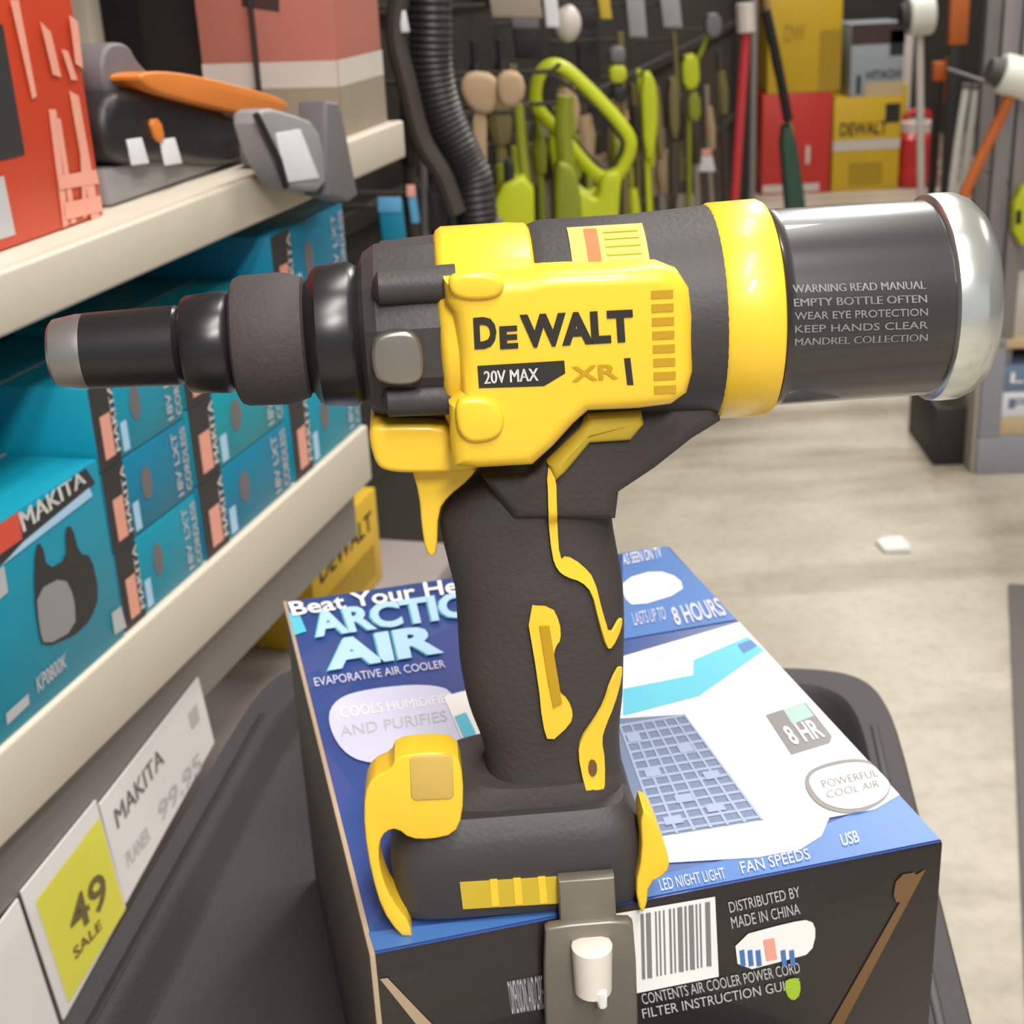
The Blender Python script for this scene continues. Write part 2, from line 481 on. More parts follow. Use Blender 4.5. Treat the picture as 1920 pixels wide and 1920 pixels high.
inlay('grip_trim', [(1024, 868), (1040, 880), (1042, 960), (1048, 1050), (1062, 1040), (1090, 1058), (1112, 1085), (1128, 1150), (1142, 1196), (1166, 1168), (1166, 1188), (1146, 1220), (1136, 1218), (1120, 1160),
                     (1108, 1110), (1088, 1088), (1060, 1078), (1044, 1066), (1034, 1040), (1026, 960)], sm=1)
inlay('grip_trim', [(984, 1130), (1034, 1132), (1048, 1160), (1050, 1192), (1040, 1205), (1036, 1225), (1046, 1290), (1064, 1306), (1073, 1330), (1068, 1352), (1028, 1388), (1016, 1350), (1008, 1270)], 'tool_yellow', sm=1)
inlay('grip_emblem', [(1010, 1165), (1028, 1165), (1052, 1310), (1036, 1318), (1026, 1270)], 'slot_yellow', .0016, sm=0)
inlay('grip_trim', [(1166, 1258), (1166, 1285), (1150, 1330), (1134, 1362), (1126, 1388), (1133, 1430), (1131, 1488), (1104, 1496), (1094, 1470), (1082, 1410), (1088, 1380), (1110, 1352), (1132, 1320), (1146, 1280)], sm=1)
inlay('trim_screw', [(1104, 1420), (1116, 1424), (1118, 1446), (1108, 1454), (1100, 1440)], 'ink_brown', .0016, sm=1)
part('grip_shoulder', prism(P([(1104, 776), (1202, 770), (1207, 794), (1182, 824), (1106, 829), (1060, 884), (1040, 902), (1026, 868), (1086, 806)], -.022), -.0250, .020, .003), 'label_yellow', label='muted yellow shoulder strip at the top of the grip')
part('trigger', prism(smooth_poly(P([(770, 872), (900, 872), (880, 900), (842, 930), (822, 958), (820, 1030), (812, 1046), (798, 1036), (790, 985), (786, 930)], -.01), 1), -.0105, .0105, .004, 4), 'tool_yellow')
# foot
x0 = TF.at(735, 1690, TY).x; x1 = TF.at(1214, 1660, TY).x
gx0, gx1 = secs[-1][20][0], secs[-1][0][0]
fs = []
for dz, ins, h in [(0, .005, .029), (.003, .001, .033), (.007, 0, .034), (.022, 0, .034), (.029, .001, .0335), (.035, .004, .031), (.040, .009, .027)]:
    fs.append(super_ring(x0 + ins, x1 - ins * .6, -h, h, zb + dz, 7, 64))
ft = loft(fs); fvb = bvh_of(ft)
foot = part('foot', ft, 'tool_black')
t = loft([super_ring(x0 + .012, x1 - .004, -.024, .029, zb + .036, 4), super_ring(x0 + .020, x1 - .005, -.0228, .0265, zb + .043, 3.5), super_ring(x0 + .028, x1 - .006, -.0212, .0225, zb + .047, 3)])
part('foot_collar', t, 'rubber_black')
yp = [(684, 1474), (700, 1444), (734, 1430), (742, 1406), (800, 1398), (856, 1402), (868, 1444), (867, 1516), (852, 1552), (806, 1562), (768, 1560), (744, 1541),
      (724, 1546), (712, 1566), (711, 1604), (724, 1652), (746, 1690), (768, 1716), (774, 1756), (746, 1736), (716, 1692), (696, 1624), (683, 1542)]
part('foot_bumper', prism([(x, max(z, zb + .0003)) for x, z in smooth_poly(P(yp, -.033), 1)], -.0375, -.024, .003, 4), 'tool_yellow')
part('bumper_pad', prism(smooth_poly(P([(768, 1424), (776, 1417), (842, 1414), (849, 1420), (851, 1490), (845, 1497), (778, 1500), (771, 1494)], -.0375), 0), -.0381, -.036, .0004), 'label_tan', label='tan recessed pad on the front bumper')
part('foot_bumper', prism(smooth_poly(P([(1200, 1516), (1222, 1524), (1238, 1560), (1256, 1612), (1250, 1636), (1216, 1654), (1212, 1700), (1200, 1712), (1190, 1660), (1204, 1600)], -.033), 1), -.034, -.020, .003, 4), 'tool_yellow')
t = bmesh.new()
prism(P([(862, 1654), (1144, 1637), (1149, 1686), (868, 1703)], TY), TY - .0006, TY + .002, bm=t, mi=0)
for a in (918, 962, 1008, 1052, 1096):
    prism(P([(a, 1652 - (a - 860) * .058), (a + 14, 1652 - (a - 846) * .058), (a + 18, 1699 - (a - 860) * .058), (a + 4, 1700 - (a - 860) * .058)], TY), TY - .0009, TY, bm=t, mi=1)
part('rating_strip', t, ['label_yellow', 'tool_yellow'], smooth=None, label='yellow strip on the foot')
# steel belt hook with its white peg
t = bmesh.new()
prism(P([(1046, 1644), (1150, 1636), (1156, 1750), (1050, 1756)], -.037), -.0400, -.0342, .0008, bm=t)
prism(smooth_poly(P([(1018, 1744), (1034, 1734), (1176, 1722), (1190, 1734), (1198, 1990), (1024, 2000)], -.042), 1), -.0432, -.0385, .0010, bm=t)
hook = part('belt_hook', t, 'hook_grey', label='bare grey metal hook hanging off the foot')
a = TF.at(1108, 1760, -.044); b = TF.at(1112, 1850, -.044)
t = lathe([(b.z, .0045), (b.z + .001, .0066), (a.z - .001, .0072), (a.z, .005)], 24, 'z', cx=a.x, cy=-.0465)
part('peg', t, 'peg_white', hook, label='white plastic peg')
part('peg_finger', tube([TF.at(1122, 1836, -.049), TF.at(1126, 1860, -.0515), TF.at(1130, 1886, -.0515)], [.0022, .0024, .0016], 10), 'ink_white', hook)

# ------------------------------------------------------------------ blue air cooler box under the tool
c_fl, c_fr = on_z(695, 1790, BOXTOP), on_z(1770, 1577, BOXTOP)
c_bl, c_br = on_z(525, 1140, BOXTOP), on_z(1238, 1015, BOXTOP)
e1 = (c_fr - c_fl); yawb = math.atan2(e1.y, e1.x)
e2 = (c_bl - c_fl); yaw2 = math.atan2(e2.y, e2.x) - math.pi / 2
BW = e1.length; BD = ((c_bl - c_fl).length + (c_br - c_fr).length) / 2
print('BOX', BW, BD, math.degrees(yawb), math.degrees(yaw2), 'top z', BOXTOP, 'tool len', tl([(97, 30)])[0][0], tl([(1870, 30)])[0][0], 'zb', zb)
BF = Frame(Vector((c_fl.x, c_fl.y, BOXTOP)), yawb)
cbx = thing('product_box', 'blue printed cardboard box of a tabletop air cooler lying under the rivet tool', 'box')
TRAYZ = .845
BH = BOXTOP - TRAYZ
bcen = BF.m @ Vector((BW / 2, BD / 2, -BH))
cbx.location = bcen; cbx.rotation_euler = (0, 0, yawb)
BL = Frame(bcen, yawb)
hx, hy = BW / 2, BD / 2
t = bmesh.new(); box(t, -hx, hx, -hy, hy, 0, BH, .0015)
t.faces.ensure_lookup_table()
for f in t.faces:
    f.normal_update(); n = f.normal
    f.material_index = 0 if n.z > .9 else (1 if n.y < -.7 else (2 if n.x < -.7 else 1))
obj('carton', t, ['carton_blue', 'carton_face_black', 'carton_side'], cbx)
# worn kraft edges
t = bmesh.new()
box(t, -hx - .0004, -hx + .0016, -hy, hy, BH - .0022, BH + .0003, .0004)
box(t, -hx - .0004, -hx + .0016, -hy - .0004, -hy + .0016, 0, BH, .0004)
tag(obj('worn_edge', t, 'carton_kraft', cbx), 'bare brown worn cardboard edges')
def bt(px, py, lift=.0004):
    p = BL.atz(px, py, BH); return Vector((max(-hx + .001, min(hx - .001, p.x)), max(-hy + .001, min(hy - .001, p.y)), BH + lift))
def bpoly(bm, pts, lift, mi, sm=0):
    if sm: pts = smooth_poly(pts, sm)
    sheet(bm, [bt(a, b, lift) for a, b in pts], mi)
def btext(bm, s, pts, lift, mi, bold=.02): text(bm, s, *[bt(a, b, lift) for a, b in pts], mi=mi, bold=bold)
# printed front art on the lid
t = bmesh.new(); mm = ['ink_midblue', 'ink_white', 'ink_skyblue', 'ink_cyan', 'ink_slate', 'ink_slate_light', 'ink_lavender', 'ink_mint', 'ink_grey', 'ink_lightgrey', 'ink_pink', 'ink_paleblue']
bpoly(t, [(705, 1795), (1775, 1580), (1690, 1490), (1420, 1600), (1200, 1650), (1195, 1700), (690, 1750)], .0004, 0)
bpoly(t, [(1240, 1015), (1160, 1028), (1165, 1200), (1400, 1160), (1330, 1090)], .0004, 0)
obj('printed_border', t, mm, cbx, smooth=None); t = bmesh.new()
bpoly(t, [(525, 1152), (560, 1150), (575, 1185), (536, 1195)], .0005, 3)
obj('printed_corner', t, mm, cbx, smooth=None); t = bmesh.new()
# the white cooler
bpoly(t, [(860, 1300), (1170, 1232), (1400, 1166), (1445, 1212), (1690, 1440), (1700, 1490), (1640, 1520), (1555, 1535), (1540, 1570), (1500, 1595), (1420, 1610), (1250, 1620), (1190, 1600), (900, 1500)], .0006, 1, 0)
bpoly(t, [(1168, 1088), (1230, 1070), (1275, 1085), (1282, 1112), (1190, 1140), (1168, 1120)], .0006, 1, 1)
bpoly(t, [(1225, 1075), (1262, 1082), (1270, 1100), (1240, 1106)], .0007, 6, 1)
bpoly(t, [(1168, 1294), (1300, 1268), (1300, 1240), (1402, 1196), (1432, 1222), (1310, 1308), (1168, 1345)], .0008, 3)
bpoly(t, [(1382, 1212), (1408, 1202), (1420, 1214), (1394, 1228)], .0009, 0)
gq = [(1160, 1362), (1284, 1342), (1432, 1540), (1235, 1572)]
bpoly(t, [(1000, 1360)] + gq[1:] + [(1000, 1620)], .0008, 4)
def gpt(u, v):
    a = Vector(gq[0]).lerp(Vector(gq[1]), u); b = Vector(gq[3]).lerp(Vector(gq[2]), u); return a.lerp(b, v)
for k in range(13):
    v = k / 12.5; a, b = gpt(0, v), gpt(1, v); c, d = gpt(1, v + .022), gpt(0, v + .022)
    bpoly(t, [a, b, c, d], .0010, 5)
for k in range(7):
    u = k / 6.2; a, b, c, d = gpt(u, 0), gpt(u + .03, 0), gpt(u + .03, 1), gpt(u, 1)
    bpoly(t, [a, b, c, d], .0011, 5)
for k, (u, v) in enumerate([(.05, .10), (.1, .42), (.62, .26), (.72, .52), (.3, .68), (.1, .85), (.55, .80)]):
    bpoly(t, [gpt(u, v), gpt(u + .18, v), gpt(u + .18, v + .07), gpt(u, v + .07)], .0012, 5)
obj('cooler_picture', t, mm, cbx, smooth=None); t = bmesh.new()
# badges
bpoly(t, [(1436, 1344), (1510, 1320), (1560, 1384), (1556, 1396), (1484, 1418)], .0010, 8)
bpoly(t, [(1468, 1334), (1508, 1322), (1526, 1346), (1486, 1362)], .0011, 7)
btext(t, '8 HR', [(1488, 1402), (1548, 1386), (1524, 1352), (1464, 1368)], .0013, 1)
obj('hours_badge', t, mm, cbx, smooth=None); t = bmesh.new()
bpoly(t, [(1506, 1462), (1530, 1440), (1600, 1424), (1650, 1436), (1674, 1470), (1660, 1508), (1600, 1532), (1545, 1522), (1515, 1494)], .0012, 8, 2)
bpoly(t, [(1514, 1464), (1538, 1446), (1606, 1432), (1650, 1444), (1671, 1472), (1658, 1504), (1604, 1525), (1550, 1516), (1524, 1490)], .0014, 1, 2)
btext(t, 'POWERFUL', [(1545, 1484), (1648, 1462), (1642, 1448), (1538, 1470)], .0018, 8, .0)
btext(t, 'COOL AIR', [(1552, 1504), (1650, 1482), (1646, 1468), (1548, 1490)], .0018, 8, .0)
obj('oval_badge', t, mm, cbx, smooth=None); t = bmesh.new()
# cloud badge at the left
bpoly(t, [(612, 1352), (630, 1312), (690, 1294), (800, 1284), (858, 1300), (880, 1420), (790, 1432), (690, 1436), (640, 1412)], .0008, 6, 2)
btext(t, 'COOLS HUMIDIFIES', [(640, 1350), (850, 1320), (846, 1304), (636, 1330)], .0010, 1, .0)
btext(t, 'AND PURIFIES', [(640, 1385), (840, 1355), (836, 1335), (636, 1365)], .0010, 9, .0)
bpoly(t, [(832, 1310), (866, 1300), (900, 1392), (872, 1402)], .0011, 1); bpoly(t, [(852, 1348), (874, 1340), (894, 1382), (870, 1388)], .0013, 3)
obj('cloud_badge', t, mm, cbx, smooth=None)
# lettering on the lid
LM = ['ink_white', 'ink_cyan', 'ink_paleblue', 'ink_lavender', 'ink_white']
def lline(name, *a):
    t = bmesh.new(); btext(t, *a); obj(name, t, LM, cbx, smooth=None)
lline('printed_lettering', 'Beat Your Heat', [(550, 1158), (905, 1108), (900, 1080), (540, 1132)], .0010, 0)
for dx, mi in ((0, 1), (3, 2)):
    lline('title_lettering', 'ARCTIC', [(590 + dx, 1200), (880 + dx, 1160), (872 + dx, 1112), (572 + dx, 1152)], .0008 + dx * .0002, mi, .04)
    lline('title_lettering', 'AIR', [(612 + dx, 1262), (830 + dx, 1228), (820 + dx, 1172), (596 + dx, 1208)], .0008 + dx * .0002, mi, .05)
lline('printed_lettering', 'EVAPORATIVE AIR COOLER', [(592, 1290), (836, 1254), (832, 1240), (588, 1274)], .0009, 3, .0)
lline('printed_lettering', 'AS SEEN ON TV', [(1170, 1062), (1242, 1048), (1236, 1028), (1166, 1042)], .0009, 4, .0)
lline('printed_lettering', 'LASTS UP TO', [(1190, 1176), (1250, 1164), (1244, 1140), (1184, 1152)], .0009, 3, .0)
lline('printed_lettering', '8 HOURS', [(1268, 1176), (1364, 1156), (1350, 1122), (1256, 1142)], .0009, 3, .02)
lline('printed_lettering', 'PERSONAL SPACE', [(1182, 1250), (1290, 1228), (1286, 1214), (1180, 1234)], .0009, 3, .0)
lline('printed_lettering', 'LED NIGHT LIGHT', [(1240, 1674), (1362, 1650), (1356, 1630), (1234, 1652)], .0009, 3, .0)
lline('printed_lettering', 'FAN SPEEDS', [(1392, 1642), (1520, 1614), (1514, 1594), (1386, 1620)], .0009, 3, .0)
lline('printed_lettering', 'USB', [(1580, 1590), (1612, 1582), (1606, 1560), (1574, 1568)], .0009, 4, .0)
# printed front face
def bfp(px, py, l=.0004):
    p = BL.at(px, py, -hy); return Vector((min(hx - .001, max(-hx + .001, p.x)), -hy - l, p.z))
def fpoly(bm, pts, l, mi, sm=0):
    if sm: pts = smooth_poly(pts, sm)
    sheet(bm, [bfp(a, b, l) for a, b in pts], mi)
def ftext(bm, s, pts, l, mi, bold=.0): text(bm, s, *[bfp(a, b, l) for a, b in pts], mi=mi, bold=bold)
FM = ['ink_white', 'ink_grey', 'ink_lightgrey', 'ink_pink', 'ink_midblue', 'ink_green', 'ink_brown', 'carton_kraft']
t = bmesh.new()
fpoly(t, [(1130, 1716), (1340, 1680), (1347, 1830), (1140, 1872)], .0004, 0)
x = 1200
while x < 1330:
    w = random.choice([3, 4, 6, 9]); fpoly(t, [(x, 1712 - (x - 1200) * .18), (x + w, 1712 - (x + w - 1200) * .18), (x + w + 3, 1834 - (x - 1200) * .2), (x + 3, 1834 - (x - 1200) * .2)], .0007, 1); x += w + random.choice([4, 5, 8])
obj('barcode', t, FM, cbx, smooth=None); t = bmesh.new()
fpoly(t, [(1376, 1756), (1480, 1728), (1520, 1722), (1530, 1746), (1520, 1786), (1484, 1796), (1384, 1822)], .0005, 0, 1)
fpoly(t, [(1430, 1760), (1450, 1756), (1456, 1796), (1436, 1800)], .0008, 3)
for a in (1385, 1400, 1415, 1462, 1478): fpoly(t, [(a, 1780), (a + 9, 1778), (a + 12, 1808), (a + 3, 1810)], .0008, 4)
obj('safety_badge', t, FM, cbx, smooth=None)
def fline(*a):
    t = bmesh.new(); ftext(t, *a); obj('small_print', t, FM, cbx, smooth=None)
fline('DISTRIBUTED BY', [(1368, 1710), (1500, 1680), (1496, 1660), (1364, 1690)], .0006, 2)
fline('MADE IN CHINA', [(1372, 1740), (1500, 1712), (1496, 1692), (1368, 1718)], .0006, 2)
fline('CONTENTS AIR COOLER POWER CORD', [(1205, 1882), (1500, 1822), (1496, 1802), (1200, 1862)], .0006, 2)
fline('FILTER INSTRUCTION GUIDE', [(1205, 1908), (1500, 1850), (1497, 1832), (1202, 1890)], .0006, 2)
fline('DIMENSIONS AND CARE', [(960, 1900), (1020, 1890), (1015, 1826), (950, 1838)], .0006, 2)
t = bmesh.new()
fpoly(t, [(1470, 1835), (1498, 1830), (1500, 1862), (1486, 1876), (1472, 1862)], .0007, 5, 1)
obj('drop_mark', t, FM, cbx, smooth=None); t = bmesh.new()
fpoly(t, [(1715, 1640), (1735, 1628), (1575, 1930), (1550, 1930)], .0005, 6)
fpoly(t, [(1680, 1640), (1725, 1632), (1700, 1690), (1672, 1690)], .0006, 6, 1)
obj('printed_stroke', t, FM, cbx, smooth=None); t = bmesh.new()
fpoly(t, [(712, 1834), (726, 1832), (830, 1940), (800, 1944)], .0005, 7)
obj('printed_stroke', t, FM, cbx, smooth=None)

# ------------------------------------------------------------------ black service cart
RIM = .868
pBL, pBR = on_z(520, 1236, RIM), on_z(1646, 1252, RIM)
vy = (pBR - pBL); yawc = math.atan2(vy.y, vy.x); CW = vy.length + .008; CL = .70
CF = Frame(Vector((pBL.x, pBL.y, 0)) + Vector((math.cos(yawc), math.sin(yawc), 0)) * (vy.length / 2) - Vector((-math.sin(yawc), math.cos(yawc), 0)) * (CL / 2), yawc)
print('CART', CW, math.degrees(yawc), CF.o)
cart = thing('utility_cart', 'black plastic utility cart with a raised rim carrying the blue box', 'cart', CF)
def tray(zr, zf):
    a, b = CW / 2, CL / 2
    rings = [(a, b, zf - .025), (a, b, zr - .004), (a - .002, b - .002, zr), (a - .022, b - .022, zr), (a - .026, b - .026, zr - .004), (a - .030, b - .030, zf + .004), (a - .034, b - .034, zf)]
    return loft([super_ring(-x, x, -y, y, z, 12, 64) for x, y, z in rings])
obj('top_tray', tray(RIM, TRAYZ - .0005), 'tray_black', cart)
obj('bottom_tray', tray(.22, .195), 'tray_black', cart)
for sx in (-1, 1):
    t = bmesh.new(); box(t, *sorted((sx * (CW / 2 - .013), sx * (CW / 2 - .018))), -CL / 2 + .08, CL / 2 - .08, RIM - .006, RIM + .0008, .0006)
    obj('rim_rib', t, 'plastic_black', cart)
for sx in (-1, 1):
    for sy in (-1, 1):
        cx_, cy_ = sx * (CW / 2 - .045), sy * (CL / 2 - .05)
        obj('post', loft([super_ring(cx_ - .025, cx_ + .025, cy_ - .025, cy_ + .025, z, 5, 24) for z in (.22, TRAYZ - .02)]), 'tray_black', cart)
        w = lathe([(-.014, .03), (-.012, .045), (.012, .045), (.014, .03)], 28, 'x', cx=cx_, cy=cy_, cz=.045)
        o = obj('caster', w, 'plastic_grey', cart)
        t = bmesh.new(); box(t, cx_ - .02, cx_ - .016, cy_ - .015, cy_ + .015, .04, .171, .001); box(t, cx_ + .016, cx_ + .02, cy_ - .015, cy_ + .015, .04, .171, .001)
        obj('fork', t, 'steel_grey', o)

# ------------------------------------------------------------------ shelving run at the left
def yaw_for(px, py=-150):
    r = ray(px, py); return math.atan2(r.x, r.y)
SA = yaw_for(1750, -150)
s_org = at_depth(0, 1412, .9)
SF = Frame(Vector((s_org.x, s_org.y, 0)), math.pi / 2 - SA)      # x runs along the shelf, y into it, z up from the floor
LOW = SF.at(0, 1412).z; LOWB = SF.at(0, 1595).z; UPB = SF.at(0, 637).z; UP = SF.at(0, 512).z
S1 = SF.at(762, 296).x; SL = SF.at(697, 880).x; S2 = SF.at(1400, 200).x
print('SHELF', LOW, LOWB, UP, UPB, 'ends', S1, SL, S2, 'gap', UPB - LOW)
DEP = .42; S0 = -.75
def sz(px, py, y=0): p = SF.at(px, py, y); return p.x, p.z
unit = thing('shelving_unit', 'long shelving unit with two cream shelf edges at the left of the aisle', 'shelf', SF)
def shelf_bm(top, bot, s_end):
    t = bmesh.new(); box(t, S0, s_end, .004, DEP, top - .012, top, .001); box(t, S0, s_end, 0, .012, bot, top + .0005, .003, 3)
    return t
obj('upper_shelf', shelf_bm(UP, UPB, S1), 'shelf_beige', unit)
obj('lower_shelf', shelf_bm(LOW, LOWB, SL), 'shelf_beige', unit)
t = bmesh.new(); box(t, S0, S1 + .06, .02, DEP, .02, .14, .003)
obj('base_deck', t, 'panel_taupe', unit)
t = bmesh.new(); box(t, S0, S1 + .20, .03, DEP, .575, .60, .002)
obj('middle_shelf', t, 'deck_mauve', unit)
t = bmesh.new(); box(t, S0, S1 + .05, DEP, DEP + .02, .02, 1.75, .002)
obj('back_panel', t, 'rack_dark', unit)
t = bmesh.new(); box(t, S1, S1 + .03, DEP - .06, DEP, .02, 1.75, .002)
obj('upright', t, 'shelf_beige', unit)
t = bmesh.new(); box(t, S0, S1, .02, DEP, 1.72, 1.745, .002)
obj('top_shelf', t, 'shelf_beige', unit)
# price channel hanging under the lower shelf edge
t = bmesh.new(); box(t, S0, SL - .02, .014, .02, LOWB - .055, LOWB + .01, .001)
obj('price_channel', t, 'metal_post', unit)

def carton(name, label, cat, x0, x1, y0, y1, z0, z1, m, group=None, frame=None, bev=.0015, rot=0.0, prints=None):
    fr = frame or SF
    c = fr.m @ Vector(((x0 + x1) / 2, (y0 + y1) / 2, z0)); f2 = Frame(c, fr.rz + rot)
    r = thing(name, label, cat, f2, group); hx, hy, h = (x1 - x0) / 2, (y1 - y0) / 2, z1 - z0
    t = bmesh.new(); box(t, -hx, hx, -hy, hy, 0, h, bev)
    obj('carton_body', t, m, r)
    t = bmesh.new(); box(t, -hx, hx, -.0008, .0008, h - .0002, h + .0004)
    obj('lid_seam', t, 'carton_kraft', r)
    r['hx'] = hx; r['hy'] = hy; r['h'] = h
    if prints: prints(r, hx, hy, h)
    for k in ('hx', 'hy', 'h'): del r[k]
    return r
def fq(hx, hy, h, u0, u1, v0, v1, l=.0004):
    a = lambda u, v: Vector((-hx + 2 * hx * u, -hy - l, h * v))
    return [a(u0, v0), a(u1, v0), a(u1, v1), a(u0, v1)]
def vq(hx, hy, h, u0, u1, v0, v1, l=.0006):
    # lettering reading upwards
    a = fq(hx, hy, h, u0, u1, v0, v1, l); return [a[1], a[2], a[3], a[0]]

# front teal box with the picture of a planer
def px_uv(fr, hx, hy): pass
x1_, _ = sz(243, 1180); _, zt = sz(100, 920)
xa_ = -.10
def front_print(r, hx, hy, h):
    f = Frame(r.location, r.rotation_euler.z)
    def g(pts, l): return [Vector((p.x, -hy - l, p.z)) for p in (f.at(a, b, -hy) for a, b in pts)]
    def clampv(v): return Vector((max(-hx, min(hx, v.x)), v.y, max(0.001, min(h - .001, v.z))))
    t = bmesh.new()
    sheet(t, [clampv(v) for v in g([(-60, 1045), (158, 866), (178, 905), (-60, 1110)], .0004)], 0)
    sheet(t, [clampv(v) for v in g([(-30, 970), (30, 940), (40, 1010), (-30, 1060)], .0007)], 1)
    text(t, 'MAKITA', *[clampv(v) for v in g([(42, 998), (160, 904), (152, 876), (32, 962)], .0009)], mi=2)
    sheet(t, [clampv(v) for v in g([(42, 1016), (166, 914), (172, 930), (0, 1062)], .0006)], 3)
    obj('brand_strip', t, ['charcoal_print', 'ink_red', 'ink_white', 'ink_paleblue'], r, smooth=None)
    t = bmesh.new()
    sheet(t, g(smooth_poly([(62, 1110), (64, 1022), (78, 1018), (88, 1068), (124, 1048), (120, 990), (134, 984), (148, 1040), (170, 1040), (186, 1115), (170, 1160), (150, 1180), (140, 1190), (80, 1216), (70, 1180)], 1), .0005), 0)
    sheet(t, g(smooth_poly([(66, 1108), (118, 1080), (138, 1120), (140, 1180), (82, 1212), (72, 1180)], 1), .0008), 1)
    obj('planer_picture', t, ['charcoal_print', 'plastic_midgrey'], r, smooth=None)
    t = bmesh.new()
    text(t, 'KP0800K', *g([(70, 1300), (124, 1250), (122, 1222), (66, 1270)], .0006), mi=0)
    sheet(t, g([(10, 1338), (52, 1300), (54, 1320), (12, 1360)], .0005), 1)
    sheet(t, g([(208, 1150), (226, 1136), (236, 1176), (214, 1190)], .0005), 1)
    sheet(t, [clampv(v) for v in g([(-20, 1080), (6, 1060), (14, 1110), (-20, 1140)], .0005)], 1)
    obj('model_lettering', t, ['ink_lightgrey', 'ink_lightgrey'], r, smooth=None)
carton('tool_carton', 'near teal carton with a picture of a planer at the front of the lower shelf', 'box', xa_, x1_, .004, .15, LOW + .0005, zt, 'teal', 'teal cartons on the lower shelf', prints=front_print)

def end_print(seed):
    rnd = random.Random(seed)
    def pr(r, hx, hy, h):
        t = bmesh.new(); sheet(t, fq(hx, hy, h, .0, .24, .0, 1, .0003), 0)
        sheet(t, fq(hx, hy, h, .07, .18, .10, .62, .0006), 1)
        text(t, 'MAKITA', *vq(hx, hy, h, .19, .235, .12, .95, .0007), mi=2)
        obj('brand_strip', t, ['charcoal_print', 'ink_pink', 'ink_white'], r, smooth=None)
        t = bmesh.new()
        sheet(t, [Vector((v.x, v.y, v.z)) for v in [Vector((-hx + 2 * hx * (.46 + .06 * math.cos(k)), -hy - .0004, h * (.55 + .22 * math.sin(k)))) for k in [i * math.pi / 5 for i in range(10)]]], 0)
        sheet(t, fq(hx, hy, h, .27, .34, .06, .42, .0004), 1)
        obj('side_emblem', t, ['plastic_grey', 'ink_paleblue'], r, smooth=None)
        for w_, u0 in (('18V LXT', .80), ('CORDLESS', .91)):
            t = bmesh.new(); text(t, w_, *vq(hx, hy, h, u0, u0 + .07, .08, .92, .0005)); obj('side_lettering', t, 'ink_lightgrey', r, smooth=None)
    return pr
_cols = [((236, 396), 3, 'near', 'teal', .186, .148), ((402, 560), 3, 'middle', 'teal_green', .192, .148), ((568, 690), 3, 'far', 'teal', .228, .148)]
rows = {3: ['lowest', 'middle', 'topmost'], 2: ['lower', 'upper']}
g0 = x1_ + .004
for i, ((a, b), n, nm, m, hh, dd) in enumerate(_cols):
    xa = max(g0, sz(a, 1190 - (a - 250) * .86)[0]); xb = sz(b, 1190 - (b - 250) * .86)[0]; g0 = xb + .003
    for k in range(n):
        h = hh / n
        carton('tool_carton', f'{rows[n][k]} small teal carton in the {nm} front stack on the lower shelf', 'box', xa, xb, .006, dd, LOW + .0006 + k * h, LOW + k * h + h - .0002,
               'teal_deep' if (k + i) % 3 == 1 else m, 'teal cartons on the lower shelf', prints=end_print(i * 7 + k))
# taller row behind
def back_print(r, hx, hy, h):
    t = bmesh.new(); sheet(t, fq(hx, hy, h, .0, .14, 0, 1, .0003), 0); sheet(t, fq(hx, hy, h, .84, .95, .12, .35, .0004), 1); sheet(t, fq(hx, hy, h, .84, .97, .02, .1, .0004), 2)
    sheet(t, fq(hx, hy, h, .3, .7, .3, .6, .0004), 0)
    obj('brand_strip', t, ['charcoal_print', 'plastic_midgrey', 'ink_red'], r, smooth=None)
pos = -.35; wd = ['second from the near end', 'behind the planer carton', 'behind the near front stack', 'behind the middle front stack', 'at the far end']
for k, w in enumerate((.21, .20, .20, .20, .20)):
    carton('tool_carton', f'tall teal carton in the shaded back row, {["nearest the frame edge", "behind the planer carton", "behind the near front stack", "behind the middle front stack", "behind the far front stack"][k]}', 'box',
           pos, pos + w - .006, .165 + .004 * (k % 2), .36, LOW + .0006, LOW + (.212, .205, .212, .216, .208)[k], 'teal_deep' if k % 2 else 'teal', 'tall teal cartons in the back row', prints=back_print)
    pos += w

# upper shelf: red orange carton
YO = SF.atz(0, 474, UP).y; x1o, _ = sz(197, 418, YO); print('YO', YO)
def red_print(r, hx, hy, h):
    f = Frame(r.location, r.rotation_euler.z)
    def g(pts, l): return [Vector((max(-hx, p.x), -hy - l, min(p.z, h - .001))) for p in (f.at(a, b, -hy) for a, b in pts)]
    t = bmesh.new()
    # white slanted script running up the face
    for k_, s in enumerate(([(90, 205), (104, 205), (128, 420), (118, 428)], [(104, 222), (112, 222), (142, 416), (132, 420)], [(128, 170), (146, 180), (186, 410), (170, 412)], [(146, 232), (152, 230), (162, 405), (154, 410)],
              [(106, 330), (178, 318), (184, 344), (110, 356)], [(118, 380), (186, 366), (190, 396), (122, 412)], [(16, 0), (32, 0), (66, 180), (58, 186)], [(72, 40), (92, 60), (112, 145), (96, 140)],
              [(112, 92), (124, 96), (142, 150), (130, 150)], [(126, 28), (142, 40), (152, 128), (138, 120)])):
        sheet(t, g(s, .0005 + k_ * .00012), 0)
    obj('script_lettering', t, ['ink_pink'], r, smooth=None)
    t = bmesh.new(); sheet(t, g([(-120, 60), (4, 45), (46, 290), (-120, 330)], .0005), 0); sheet(t, g([(-100, 350), (6, 330), (28, 440), (-100, 480)], .0005), 1)
    obj('printed_panel', t, ['charcoal_print', 'ink_lightgrey'], r, smooth=None)
carton('tool_carton', 'bright red orange carton with white slanted lettering at the front of the upper shelf', 'box', -.16, x1o, YO, YO + .15, UP + .0008, UP + .30, 'carton_red_orange', prints=red_print)

